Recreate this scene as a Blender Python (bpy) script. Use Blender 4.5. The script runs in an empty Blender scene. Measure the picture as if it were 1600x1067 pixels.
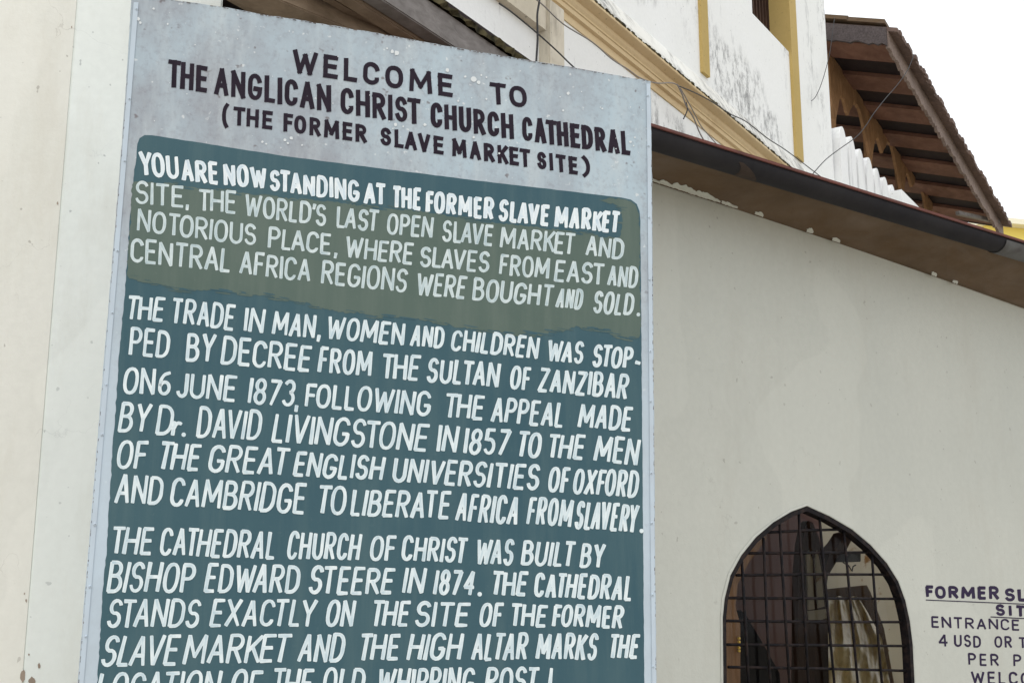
import bpy, bmesh, math, random
from mathutils import Vector, Matrix
random.seed(11)
scene = bpy.context.scene
COL = scene.collection
R = math.radians

# ------------------------------------------------------------------ camera
F, CX, CY, HORIZON, EYE = 2003.0, 800.0, 533.5, 980.0, 1.6      # in pixels of the 1600 wide photograph
PITCH = math.atan((HORIZON - CY) / F)
cam = bpy.data.cameras.new("camera")
cam.sensor_width = 36.0
cam.lens = 36.0 * F / 1600.0
cam.clip_start = 0.05
cam.clip_end = 3000
camo = bpy.data.objects.new("camera", cam)
camo.location = (0, 0, EYE)
camo.rotation_euler = (math.pi / 2 + PITCH, 0, 0)
COL.objects.link(camo)
scene.camera = camo

# ------------------------------------------------------------------ light
SUN_EL, SUN_HEAD = 58, 205            # heading clockwise from the view direction (+Y)
w = bpy.data.worlds.new("World")
scene.world = w
w.use_nodes = True
wn = w.node_tree
sky = wn.nodes.new("ShaderNodeTexSky")
sky.sky_type = 'NISHITA'
sky.sun_disc = False
sky.sun_elevation = R(SUN_EL)
sky.sun_rotation = R(SUN_HEAD)
sky.air_density = 1.0
sky.dust_density = 6.0
sky.ozone_density = 0.6
bg = wn.nodes["Background"]
# thin bright overcast: a white cloud veil over the blue, a little uneven
ctc = wn.nodes.new("ShaderNodeTexCoord")
cno = wn.nodes.new("ShaderNodeTexNoise"); cno.inputs["Scale"].default_value = 2.0; cno.inputs["Detail"].default_value = 5
wn.links.new(ctc.outputs["Generated"], cno.inputs["Vector"])
cmr = wn.nodes.new("ShaderNodeMapRange")
cmr.inputs[1].default_value = 0.3; cmr.inputs[2].default_value = 0.7; cmr.inputs[3].default_value = 0.80; cmr.inputs[4].default_value = 0.97
wn.links.new(cno.outputs["Fac"], cmr.inputs[0])
cmx = wn.nodes.new("ShaderNodeMix"); cmx.data_type = 'RGBA'
wn.links.new(cmr.outputs[0], cmx.inputs[0])
wn.links.new(sky.outputs[0], cmx.inputs[6])
cmx.inputs[7].default_value = (9.6, 9.9, 10.2, 1)
wn.links.new(cmx.outputs[2], bg.inputs[0])
bg.inputs[1].default_value = 0.13
sun = bpy.data.lights.new("sun", 'SUN')
sun.energy = 0.8
sun.angle = R(12)
sun.color = (1.0, 0.95, 0.87)
suno = bpy.data.objects.new("sun", sun)
sd = Vector((math.sin(R(SUN_HEAD)) * math.cos(R(SUN_EL)), math.cos(R(SUN_HEAD)) * math.cos(R(SUN_EL)), math.sin(R(SUN_EL))))
suno.rotation_euler = sd.to_track_quat('Z', 'Y').to_euler()
suno.location = (0, -5, 12)
COL.objects.link(suno)
scene.view_settings.view_transform = 'Standard'
scene.view_settings.look = 'None'
scene.view_settings.gamma = 1
scene.view_settings.exposure = 0.12
scene.view_settings.use_curve_mapping = False

# ------------------------------------------------------------------ geometry helpers
FW = Vector((0, math.cos(PITCH), math.sin(PITCH)))
UP = Vector((0, -math.sin(PITCH), math.cos(PITCH)))
O = Vector((0, 0, EYE))
Z = Vector((0, 0, 1))


def ray(x, y):
    return Vector((1, 0, 0)) * ((x - CX) / F) - UP * ((y - CY) / F) + FW


class Plane:
    """A vertical plane: a point on it, the compass heading it runs along, s along it, n towards the viewer."""
    def __init__(self, x, dist, heading):
        d = ray(x, HORIZON)
        self.p = O + d * (dist / d.y)
        h = R(heading)
        self.d = Vector((math.sin(h), math.cos(h), 0))
        self.n = Vector((math.cos(h), -math.sin(h), 0))

    def hit(self, x, y, off=0.0):
        r = ray(x, y)
        t = (self.p + self.n * off - O).dot(self.n) / r.dot(self.n)
        return O + r * t

    def sz(self, x, y, off=0.0):
        q = self.hit(x, y, off)
        return ((q - self.p).dot(self.d), q.z)

    def at(self, s, z, off=0.0):
        q = self.p + self.d * s + self.n * off
        return Vector((q.x, q.y, z))


def hit_z(x, y, z):
    r = ray(x, y)
    return O + r * ((z - EYE) / r.z)


class MB:
    def __init__(self):
        self.v = []
        self.f = []
        self.col = []

    def add(self, vs, fs):
        b = len(self.v)
        self.v += [Vector(q) for q in vs]
        self.f += [[b + i for i in f] for f in fs]
        return self

    def hexa(self, lo, hi):
        """lo, hi: four matching corners each"""
        return self.add(list(lo) + list(hi), [(3, 2, 1, 0), (4, 5, 6, 7), (0, 1, 5, 4), (1, 2, 6, 5), (2, 3, 7, 6), (3, 0, 4, 7)])

    def pbox(self, pl, s0, s1, z0, z1, o0, o1):
        c = [pl.at(s, z, o) for o in (o0, o1) for s, z in ((s0, z0), (s1, z0), (s1, z1), (s0, z1))]
        return self.hexa(c[:4], c[4:])

    def beam(self, a, b, w_, h_, up=Z):
        a, b = Vector(a), Vector(b)
        d = (b - a).normalized()
        sd_ = d.cross(up).normalized()
        u = sd_.cross(d).normalized()
        q = [sd_ * (w_ / 2) * i + u * (h_ / 2) * j for i, j in ((-1, -1), (1, -1), (1, 1), (-1, 1))]
        return self.hexa([a + k for k in q], [b + k for k in q])

    def tube(self, pts, r, n=8):
        pts = [Vector(p) for p in pts]
        b = len(self.v)
        for i, p in enumerate(pts):
            d = (pts[min(i + 1, len(pts) - 1)] - pts[max(i - 1, 0)]).normalized()
            a = d.cross(Vector((0.31, 0.2, 0.93))).normalized()
            c = d.cross(a)
            for k in range(n):
                t = 2 * math.pi * k / n
                self.v.append(p + (a * math.cos(t) + c * math.sin(t)) * r)
        for i in range(len(pts) - 1):
            for k in range(n):
                k2 = (k + 1) % n
                self.f.append([b + i * n + k, b + i * n + k2, b + (i + 1) * n + k2, b + (i + 1) * n + k])
        self.f.append([b + k for k in range(n)][::-1])
        self.f.append([b + (len(pts) - 1) * n + k for k in range(n)])
        return self

    def prism(self, poly, back):
        """flat outline given in space, thickened by the vector back"""
        n = len(poly)
        poly = [Vector(p) for p in poly]
        self.add(poly + [p + back for p in poly],
                 [list(range(n)), list(range(n, 2 * n))[::-1]] + [(i, i + n, (i + 1) % n + n, (i + 1) % n) for i in range(n)])
        return self

    def loft(self, rows, closed=False):
        b = len(self.v)
        m = len(rows[0])
        for r in rows:
            self.v += [Vector(q) for q in r]
        for i in range(len(rows) - 1):
            for k in range(m if closed else m - 1):
                k2 = (k + 1) % m
                self.f.append([b + i * m + k, b + i * m + k2, b + (i + 1) * m + k2, b + (i + 1) * m + k])
        return self

    def build(self, name, mat, parent=None, smooth=False, bevel=0.0, fix=True):
        xs = [v.x for v in self.v]; ys = [v.y for v in self.v]; zs = [v.z for v in self.v]
        if parent is None:
            org = Vector(((min(xs) + max(xs)) / 2, (min(ys) + max(ys)) / 2, min(zs)))
        else:
            org = BASE[parent.name]
        me = bpy.data.meshes.new(name)
        me.from_pydata([v - org for v in self.v], [], self.f)
        bm = bmesh.new()
        bm.from_mesh(me)
        if fix:
            bmesh.ops.recalc_face_normals(bm, faces=bm.faces)
        big = [f for f in bm.faces if len(f.verts) > 4]
        if big:
            bmesh.ops.triangulate(bm, faces=big)
        if bevel:
            bmesh.ops.bevel(bm, geom=[e for e in bm.edges if len(e.link_faces) == 2 and e.calc_face_angle(0) > 0.5], offset=bevel, segments=2, affect='EDGES')
        bm.to_mesh(me)
        bm.free()
        if smooth:
            for p in me.polygons:
                p.use_smooth = True
        if len(self.col) == len(me.vertices) and self.col:
            at = me.attributes.new("brush", 'FLOAT', 'POINT')
            at.data.foreach_set("value", self.col)
        me.materials.append(mat)
        o = bpy.data.objects.new(name, me)
        COL.objects.link(o)
        if parent is None:
            o.location = org
        else:
            o.parent = parent
        BASE[o.name] = org
        return o


BASE = {}


def thing(name, loc, label, cat, group=None):
    o = bpy.data.objects.new(name, None)
    o.empty_display_size = 0.2
    o.location = loc
    COL.objects.link(o)
    BASE[o.name] = Vector(loc)
    return tag(o, label, cat, group)


def tag(o, label, cat, group=None):
    o['label'] = label
    o['category'] = cat
    if group:
        o['group'] = group
    return o


# ------------------------------------------------------------------ materials
class Mat:
    def __init__(self, name, rough=0.7, spec=0.3):
        self.m = bpy.data.materials.new(name)
        self.m.use_nodes = True
        self.t = self.m.node_tree
        self.b = self.t.nodes["Principled BSDF"]
        self.b.inputs["Roughness"].default_value = rough
        self.b.inputs["Specular IOR Level"].default_value = spec
        self.tc = self.t.nodes.new("ShaderNodeTexCoord").outputs["Object"]

    def link(self, a, b):
        self.t.links.new(a, b)

    def vec(self, scale=(1, 1, 1), rot=(0, 0, 0)):
        n = self.t.nodes.new("ShaderNodeMapping")
        n.inputs["Scale"].default_value = scale
        n.inputs["Rotation"].default_value = rot
        self.link(self.tc, n.inputs[0])
        return n.outputs[0]

    def noise(self, scale, detail=4, rough=0.55, vec=None, dist=0.0):
        n = self.t.nodes.new("ShaderNodeTexNoise")
        n.inputs["Scale"].default_value = scale
        n.inputs["Detail"].default_value = detail
        n.inputs["Roughness"].default_value = rough
        n.inputs["Distortion"].default_value = dist
        self.link(vec if vec else self.tc, n.inputs["Vector"])
        return n.outputs["Fac"]

    def ramp(self, fac, lo, hi):
        n = self.t.nodes.new("ShaderNodeMapRange")
        n.inputs[1].default_value = lo
        n.inputs[2].default_value = hi
        n.clamp = True
        self.link(fac, n.inputs[0])
        return n.outputs[0]

    def mul(self, a, b, op='MULTIPLY'):
        n = self.t.nodes.new("ShaderNodeMath")
        n.operation = op
        for i, q in enumerate((a, b)):
            if isinstance(q, (int, float)):
                n.inputs[i].default_value = q
            else:
                self.link(q, n.inputs[i])
        return n.outputs[0]

    def mix(self, fac, a, b):
        n = self.t.nodes.new("ShaderNodeMix")
        n.data_type = 'RGBA'
        for i, q in ((0, fac), (6, a), (7, b)):
            if isinstance(q, (int, float)):
                n.inputs[i].default_value = q
            elif isinstance(q, tuple):
                n.inputs[i].default_value = (*q, 1)
            else:
                self.link(q, n.inputs[i])
        return n.outputs[2]

    def color(self, c):
        if isinstance(c, tuple):
            self.b.inputs["Base Color"].default_value = (*c, 1)
        else:
            self.link(c, self.b.inputs["Base Color"])
        return self

    def bump(self, h, strength=0.3, dist=0.005):
        n = self.t.nodes.new("ShaderNodeBump")
        n.inputs["Strength"].default_value = strength
        n.inputs["Distance"].default_value = dist
        self.link(h, n.inputs["Height"])
        self.link(n.outputs[0], self.b.inputs["Normal"])
        return self


def plaster(name, c1, c2, speck=(0.12, 0.10, 0.08), speck_amt=0.6, stain=None, stain_lo=0.62, stain_hi=0.75, bump=0.25, cracks=0, blotch=0):
    m = Mat(name, 0.85, 0.15)
    big = m.ramp(m.noise(0.9, 5, 0.6), 0.35, 0.65)
    c = m.mix(big, c1, c2)
    fine = m.ramp(m.noise(38, 3, 0.6), 0.3, 0.7)
    c = m.mix(m.mul(fine, 0.16), c, tuple(v * 0.72 for v in c1))
    if stain:
        st = m.ramp(m.noise(2.4, 9, 0.72, vec=m.vec((1.6, 1.6, 0.45))), stain_lo, stain_hi)
        c = m.mix(m.mul(st, 0.85), c, stain)
    if blotch:
        bl = m.mul(m.ramp(m.noise(1.15, 2, 0.5, vec=m.vec((1, 1, 1), (0.4, 0.2, 1.0))), 0.53, 0.64), m.ramp(m.noise(13, 9, 0.8, vec=m.vec((1, 1, 0.6))), 0.47, 0.62))
        c = m.mix(m.mul(bl, blotch), c, (0.17, 0.17, 0.175))
    sp = m.ramp(m.noise(42, 1, 0.4), 0.765, 0.79)
    c = m.mix(m.mul(sp, speck_amt), c, speck)
    if cracks:
        vo = m.t.nodes.new("ShaderNodeTexVoronoi"); vo.feature = 'DISTANCE_TO_EDGE'; vo.inputs["Scale"].default_value = 1.1
        wv = m.t.nodes.new("ShaderNodeVectorMath"); wv.operation = 'ADD'
        nz = m.t.nodes.new("ShaderNodeTexNoise"); nz.inputs["Scale"].default_value = 3.5; nz.inputs["Detail"].default_value = 8
        m.link(m.tc, nz.inputs["Vector"]); m.link(m.tc, wv.inputs[0]); m.link(nz.outputs["Color"], wv.inputs[1])
        m.link(wv.outputs[0], vo.inputs["Vector"])
        ck = m.mul(m.ramp(vo.outputs["Distance"], 0.0035, 0.0), m.ramp(m.noise(1.7, 3), 0.52, 0.60))
        c = m.mix(m.mul(ck, cracks), c, speck)
        pt = m.ramp(m.noise(1.5, 2, 0.4, vec=m.vec((1, 1, 1), (2, 1, 0))), 0.56, 0.575)
        c = m.mix(m.mul(pt, 0.22), c, tuple(min(1, v * 1.12) for v in c2))
        vs_ = m.ramp(m.noise(5, 6, 0.6, vec=m.vec((2.2, 2.2, 0.12))), 0.50, 0.75)
        c = m.mix(m.mul(vs_, 0.09), c, tuple(v * 0.80 for v in c1))
    m.color(c)
    h = m.mul(m.mul(m.noise(5, 4, 0.6), 2.5), m.noise(95, 3, 0.6), 'ADD')
    m.bump(h, bump, 0.004)
    return m.m


def wood(name, c1, c2, vec_scale, rough=0.8, bump=0.4):
    m = Mat(name, rough, 0.2)
    g = m.noise(6, 7, 0.65, vec=m.vec(vec_scale), dist=0.4)
    c = m.mix(m.ramp(g, 0.32, 0.68), c1, c2)
    b = m.ramp(m.noise(3.2, 5, 0.6), 0.4, 0.7)
    c = m.mix(m.mul(b, 0.5), c, tuple(v * 0.5 for v in c1))
    m.color(c)
    m.bump(g, bump, 0.006)
    return m.m


M = {}
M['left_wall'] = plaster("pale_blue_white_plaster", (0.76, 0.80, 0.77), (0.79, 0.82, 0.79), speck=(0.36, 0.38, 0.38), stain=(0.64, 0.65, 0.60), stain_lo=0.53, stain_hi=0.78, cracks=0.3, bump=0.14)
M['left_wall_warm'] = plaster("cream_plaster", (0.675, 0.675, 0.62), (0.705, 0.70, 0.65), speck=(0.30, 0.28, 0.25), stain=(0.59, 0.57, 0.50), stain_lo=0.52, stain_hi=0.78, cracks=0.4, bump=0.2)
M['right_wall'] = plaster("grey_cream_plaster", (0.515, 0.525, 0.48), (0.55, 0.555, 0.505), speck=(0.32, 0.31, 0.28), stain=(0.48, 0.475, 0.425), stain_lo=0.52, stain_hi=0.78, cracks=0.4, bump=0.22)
M['church'] = plaster("whitewash_with_mildew", (0.87, 0.88, 0.87), (0.84, 0.85, 0.83), speck=(0.30, 0.30, 0.30), stain=(0.24, 0.24, 0.25), stain_lo=0.60, stain_hi=0.76, blotch=0.8)
M['white_fin'] = plaster("whitewash", (0.85, 0.86, 0.86), (0.80, 0.81, 0.81), stain=(0.40, 0.40, 0.42), stain_lo=0.52, stain_hi=0.78)
M['ochre'] = plaster("ochre_limewash", (0.63, 0.475, 0.27), (0.70, 0.56, 0.35), stain=(0.50, 0.36, 0.21), stain_lo=0.56, stain_hi=0.80)
M['ochre_strip'] = plaster("ochre_strip_paint", (0.47, 0.34, 0.12), (0.52, 0.38, 0.15))
M['ledge'] = plaster("mildewed_whitewash", (0.80, 0.80, 0.76), (0.72, 0.71, 0.66), stain=(0.15, 0.15, 0.15), stain_lo=0.50, stain_hi=0.68, blotch=0.9)
M['beige'] = plaster("stained_beige_plaster", (0.60, 0.54, 0.42), (0.68, 0.63, 0.53), stain=(0.25, 0.22, 0.17), stain_lo=0.55, stain_hi=0.75)
M['board'] = None
M['fascia'] = wood("brown_stained_board", (0.115, 0.072, 0.038), (0.155, 0.115, 0.085), (0.5, 0.5, 3.0), 0.75)
M['rafter'] = wood("red_brown_timber", (0.15, 0.073, 0.052), (0.235, 0.125, 0.088), (1, 1, 3))
M['soffit_shade'] = wood("shade_dark_timber", (0.020, 0.013, 0.014), (0.034, 0.022, 0.020), (1, 1, 2))  # near-black: shade under the roofs and between boards is in the colour
M['fringe'] = wood("weathered_carved_timber", (0.23, 0.125, 0.058), (0.34, 0.195, 0.10), (3, 3, 1))
M['old_edge'] = wood("lichen_grey_timber", (0.17, 0.12, 0.10), (0.30, 0.24, 0.21), (8, 8, 8))
M['tile'] = wood('weathered_brown_tile', (0.12, 0.085, 0.072), (0.21, 0.145, 0.12), (6, 6, 6))
M['verge'] = wood('dark_mossy_verge', (0.055, 0.045, 0.045), (0.12, 0.10, 0.10), (9, 9, 9))
M['bracket'] = wood('dark_stained_bracket', (0.040, 0.028, 0.022), (0.060, 0.043, 0.035), (3, 3, 3))
M['grey_beam'] = wood("weathered_grey_timber", (0.16, 0.145, 0.135), (0.27, 0.25, 0.24), (2, 2, 5))
M['brown_beam'] = wood("old_brown_timber", (0.20, 0.145, 0.10), (0.33, 0.25, 0.18), (2, 2, 5))
M['dark_wood'] = wood("dark_brown_wood", (0.045, 0.024, 0.017), (0.085, 0.045, 0.03), (6, 6, 1))
M['mid_wood'] = wood("varnished_brown_wood", (0.13, 0.068, 0.032), (0.21, 0.115, 0.055), (6, 6, 1), 0.4)
m = Mat("black_mossy_grime", 0.95, 0.1)
m.color(m.mix(m.ramp(m.noise(24, 5), 0.4, 0.6), (0.028, 0.026, 0.016), (0.10, 0.085, 0.045))); m.bump(m.noise(60), 0.6); M['moss'] = m.m
m = Mat("dark_gutter_metal", 0.75, 0.15)
m.color(m.mix(m.ramp(m.noise(3, 6, 0.7), 0.35, 0.7), (0.016, 0.015, 0.018), (0.030, 0.028, 0.030))); m.bump(m.noise(30), 0.1); M['gutter'] = m.m
m = Mat("faded_red_paint", 0.7, 0.3)
m.color(m.mix(m.ramp(m.noise(9, 6, 0.7), 0.4, 0.65), (0.17, 0.060, 0.048), (0.10, 0.045, 0.040))); M['red'] = m.m
m = Mat("grey_patch_metal", 0.6, 0.3)
m.color(m.mix(m.ramp(m.noise(14, 5), 0.4, 0.65), (0.10, 0.10, 0.10), (0.06, 0.055, 0.055))); M['patch'] = m.m
m = Mat("black_iron", 0.7, 0.15)
m.color(m.mix(m.ramp(m.noise(40, 4), 0.45, 0.7), (0.008, 0.007, 0.009), (0.030, 0.020, 0.018))); M['iron'] = m.m
m = Mat("black_cable", 0.6, 0.3).color((0.03, 0.03, 0.033)); M['cable'] = m.m
m = Mat("grey_cable", 0.6, 0.3).color((0.22, 0.20, 0.19)); M['grey_cable'] = m.m
# welcome board paints
m = Mat("weathered_pale_blue_paint", 0.6, 0.3)
c = m.mix(m.ramp(m.noise(3.0, 8, 0.68, vec=m.vec((1, 1, 0.7))), 0.36, 0.64), (0.405, 0.495, 0.555), (0.31, 0.335, 0.37))
c = m.mix(m.mul(m.ramp(m.noise(9, 6, 0.7, vec=m.vec((1.4, 1.4, 0.35))), 0.46, 0.72), 0.75), c, (0.49, 0.545, 0.57))
c = m.mix(m.mul(m.ramp(m.noise(60, 5, 0.7), 0.50, 0.68), 0.32), c, (0.20, 0.19, 0.22))
c = m.mix(m.mul(m.ramp(m.noise(34, 2, 0.5), 0.70, 0.76), 0.7), c, (0.13, 0.10, 0.10))
c = m.mix(m.mul(m.ramp(m.noise(45, 2, 0.5, vec=m.vec((1.1, 1.3, 1.2), (1, 2, 3))), 0.69, 0.75), 0.6), c, (0.68, 0.70, 0.70))
sep = m.t.nodes.new("ShaderNodeSeparateXYZ"); m.link(m.tc, sep.inputs[0])
zz_ = m.mul(sep.outputs[2], m.mul(m.noise(6, 5), 0.5), 'ADD')
c = m.mix(m.mul(m.ramp(zz_, 2.95, 2.35), 0.8), c, m.mix(m.ramp(m.noise(4, 6, 0.65), 0.4, 0.66), (0.51, 0.60, 0.68), (0.45, 0.52, 0.58)))
m.color(c); m.bump(m.noise(70, 4), 0.15, 0.002); M['board'] = m.m


def board_paint(name, c1, c2, c3):
    m = Mat(name, 0.5, 0.14)
    c = m.mix(m.ramp(m.noise(2.2, 5, 0.6), 0.35, 0.65), c1, c2)
    c = m.mix(m.mul(m.ramp(m.noise(7, 6, 0.65, vec=m.vec((3, 3, 0.25))), 0.46, 0.72), 0.42), c, c3)
    c = m.mix(m.mul(m.ramp(m.noise(85, 3, 0.6), 0.62, 0.75), 0.25), c, c3)
    m.color(c)
    m.bump(m.noise(40, 4), 0.08, 0.002)
    return m.m


M['teal'] = board_paint("teal_gloss_paint", (0.043, 0.096, 0.122), (0.054, 0.110, 0.132), (0.095, 0.155, 0.165))
M['olive'] = board_paint("faded_olive_paint", (0.086, 0.125, 0.108), (0.106, 0.144, 0.124), (0.145, 0.18, 0.155))


def letter_paint(name, c1, c2, sc):
    m = Mat(name, 0.5, 0.3)
    at = m.t.nodes.new("ShaderNodeAttribute")
    at.attribute_name = "brush"
    f = m.mul(m.mul(m.ramp(m.noise(sc, 4, 0.6, vec=m.vec((1, 1, 0.45))), 0.36, 0.66), 0.4), m.mul(at.outputs["Fac"], 0.6), 'ADD')
    m.color(m.mix(f, c1, c2))
    return m.m


M['white_bold'] = letter_paint("thick_white_paint", (0.48, 0.60, 0.69), (0.84, 0.87, 0.87), 55)
M['white_thin'] = letter_paint("thin_white_paint", (0.30, 0.41, 0.45), (0.68, 0.75, 0.75), 55)
M['white'] = letter_paint("brushed_white_paint", (0.40, 0.53, 0.60), (0.79, 0.85, 0.86), 50)
M['black_letter'] = letter_paint("black_lettering_paint", (0.014, 0.009, 0.017), (0.026, 0.018, 0.028), 40)
M['black_letter'].node_tree.nodes["Principled BSDF"].inputs["Specular IOR Level"].default_value = 0.1
M['violet_letter'] = letter_paint("dark_violet_lettering_paint", (0.018, 0.010, 0.036), (0.034, 0.022, 0.060), 60)
M['violet_letter'].node_tree.nodes["Principled BSDF"].inputs["Specular IOR Level"].default_value = 0.1
M['spot'] = Mat("white_paint_spots", 0.6).color((0.64, 0.67, 0.68)).m
M['edge_strip'] = letter_paint("chipped_blue_edge_paint", (0.49, 0.57, 0.645), (0.40, 0.44, 0.49), 24)
M['screw'] = Mat("painted_screw_heads", 0.5).color((0.30, 0.29, 0.31)).m

# ------------------------------------------------------------------ setting: ground
g = MB().add([(-400, -400, 0), (400, -400, 0), (400, 400, 0), (-400, 400, 0)], [(0, 1, 2, 3)])
m = Mat("pale_dusty_paving", 0.9)
m.color(m.mix(m.ramp(m.noise(1.2, 8, 0.7), 0.3, 0.7), (0.42, 0.385, 0.32), (0.50, 0.46, 0.39)))
g = g.build("ground", m.m)
g['kind'] = "structure"

# ------------------------------------------------------------------ the planes of the place
SIGN = Plane(612, 3.30, 69.5)
WALL = Plane(1278, 5.2, 52.8)        # building with the barred window
PIER = Plane(230, 3.95, 74)          # plastered pier on the left
CH = Plane(1150, 9.0, 32.0)          # church wall

# ------------------------------------------------------------------ lettering
def arc(cx, cy, rx, ry, a0, a1, n=10):
    return [(cx + rx * math.cos(R(a0 + (a1 - a0) * i / n)), cy + ry * math.sin(R(a0 + (a1 - a0) * i / n))) for i in range(n + 1)]


def oval(n=20):
    return [(0.5 + 0.5 * math.copysign(abs(math.cos(t)) ** 0.85, math.cos(t)), 0.5 + 0.5 * math.copysign(abs(math.sin(t)) ** 0.85, math.sin(t)))
            for t in [math.pi / 2 + 2 * math.pi * i / n for i in range(n)]]


G = {
    'A': (1.0, [[(0, 0), (0.48, 1)], [(0.52, 1), (1, 0)], [(0.20, 0.33), (0.80, 0.33)]]),
    'B': (0.95, [[(0, 0), (0, 1)], [(0, 1)] + arc(0.45, 0.77, 0.42, 0.23, 90, -90) + [(0.1, 0.54)], [(0.3, 0.54)] + arc(0.48, 0.27, 0.52, 0.27, 90, -90) + [(0, 0)]]),
    'C': (0.92, [[(1, 0.78)] + arc(0.52, 0.70, 0.5, 0.30, 25, 180, 8) + arc(0.52, 0.30, 0.52, 0.30, 180, 335, 8) + [(0.99, 0.2)]]),
    'D': (0.98, [[(0, 0), (0, 1)], [(0, 1), (0.25, 1)] + arc(0.35, 0.62, 0.65, 0.38, 80, 0, 6) + arc(0.35, 0.38, 0.65, 0.38, 0, -80, 6) + [(0.2, 0), (0, 0)]]),
    'E': (0.82, [[(0, 0), (0, 1)], [(0, 1), (1, 1)], [(0, 0.52), (0.88, 0.52)], [(0, 0), (1, 0)]]),
    'F': (0.80, [[(0, 0), (0, 1)], [(0, 1), (1, 1)], [(0, 0.52), (0.85, 0.52)]]),
    'G': (1.0, [[(0.95, 0.80)] + arc(0.5, 0.70, 0.48, 0.30, 25, 180, 8) + arc(0.5, 0.30, 0.5, 0.30, 180, 350, 8) + [(1, 0.42)], [(0.58, 0.42), (1.0, 0.42)]]),
    'H': (1.0, [[(0, 0), (0, 1)], [(1, 0), (1, 1)], [(0, 0.5), (1, 0.5)]]),
    'I': (0.0, [[(0.5, 0), (0.5, 1)]]),
    'J': (0.75, [[(1, 1), (1, 0.28)] + arc(0.5, 0.25, 0.5, 0.25, 0, -170, 8)]),
    'K': (0.95, [[(0, 0), (0, 1)], [(0.98, 1), (0.02, 0.42)], [(0.35, 0.60), (1, 0)]]),
    'L': (0.75, [[(0, 1), (0, 0)], [(0, 0), (1, 0)]]),
    'M': (1.30, [[(0, 0), (0.06, 1)], [(0.06, 1), (0.5, 0.22)], [(0.5, 0.22), (0.94, 1)], [(0.94, 1), (1, 0)]]),
    'N': (1.0, [[(0, 0), (0, 1)], [(0, 1), (1, 0)], [(1, 0), (1, 1)]]),
    'O': (1.02, ['loop']),
    'P': (0.90, [[(0, 0), (0, 1)], [(0, 1)] + arc(0.5, 0.74, 0.5, 0.26, 90, -90) + [(0.05, 0.48)]]),
    'R': (0.95, [[(0, 0), (0, 1)], [(0, 1)] + arc(0.5, 0.75, 0.46, 0.25, 90, -90) + [(0.05, 0.5)], [(0.42, 0.5), (1, 0)]]),
    'S': (0.88, [arc(0.5, 0.75, 0.47, 0.25, 20, 250, 12) + arc(0.5, 0.26, 0.5, 0.26, 75, -165, 12)]),
    'T': (0.95, [[(0.5, 0), (0.5, 1)], [(0, 1), (1, 1)]]),
    'U': (0.98, [[(0, 1), (0, 0.3)] + arc(0.5, 0.3, 0.5, 0.3, 180, 360, 10) + [(1, 1)]]),
    'V': (1.0, [[(0, 1), (0.48, 0)], [(0.52, 0), (1, 1)]]),
    'W': (1.40, [[(0, 1), (0.25, 0)], [(0.25, 0), (0.5, 0.85)], [(0.5, 0.85), (0.75, 0)], [(0.75, 0), (1, 1)]]),
    'X': (1.0, [[(0, 0), (1, 1)], [(0, 1), (1, 0)]]),
    'Y': (1.0, [[(0, 1), (0.5, 0.45)], [(1, 1), (0.5, 0.45)], [(0.5, 0.5), (0.5, 0)]]),
    'Z': (0.95, [[(0, 1), (1, 1)], [(1, 1), (0, 0)], [(0, 0), (1, 0)]]),
    'r': (0.62, [[(0, 0), (0.0, 0.46)], [(0, 0.24)] + arc(0.55, 0.22, 0.5, 0.22, 160, 60, 6)]),
    '1': (0.0, [[(0.5, 0), (0.5, 1)]]),
    '3': (0.85, [arc(0.48, 0.76, 0.47, 0.24, 150, -85, 10) + arc(0.48, 0.27, 0.52, 0.27, 85, -155, 12)]),
    '4': (0.95, [[(0.72, 0), (0.72, 1)], [(0.72, 1), (0, 0.32)], [(0, 0.32), (1, 0.32)]]),
    '5': (0.85, [[(0.95, 1), (0.15, 1)], [(0.15, 1), (0.08, 0.55)] + arc(0.48, 0.30, 0.5, 0.30, 110, -150, 12)]),
    '6': (0.80, [[(0.92, 1)] + arc(0.75, 0.42, 0.75, 0.55, 110, 180, 8) + arc(0.5, 0.28, 0.5, 0.28, 180, 520, 16)]),
    '7': (0.85, [[(0, 1), (1, 1)], [(1, 1), (0.25, 0)]]),
    '8': (0.85, ['eight_top', 'eight_bottom']),
    ',': (0.18, [[(0.9, 0.06), (0.1, -0.18)]]),
    '.': (0.15, ['dot']),
    "'": (0.15, [[(0.8, 1.02), (0.2, 0.78)]]),
    '-': (0.45, [[(0, 0.28), (1, 0.25)]]),
    '!': (0.0, [[(0.5, 0.3), (0.5, 1)], 'dot']),
    '(': (0.30, [[(1, 1.15)] + arc(1.2, 0.5, 1.2, 0.62, 120, 240, 8) + [(1, -0.15)]]),
    ')': (0.30, [[(0, 1.15)] + arc(-0.2, 0.5, 1.2, 0.62, 60, -60, 8) + [(0, -0.15)]]),
}


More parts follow.
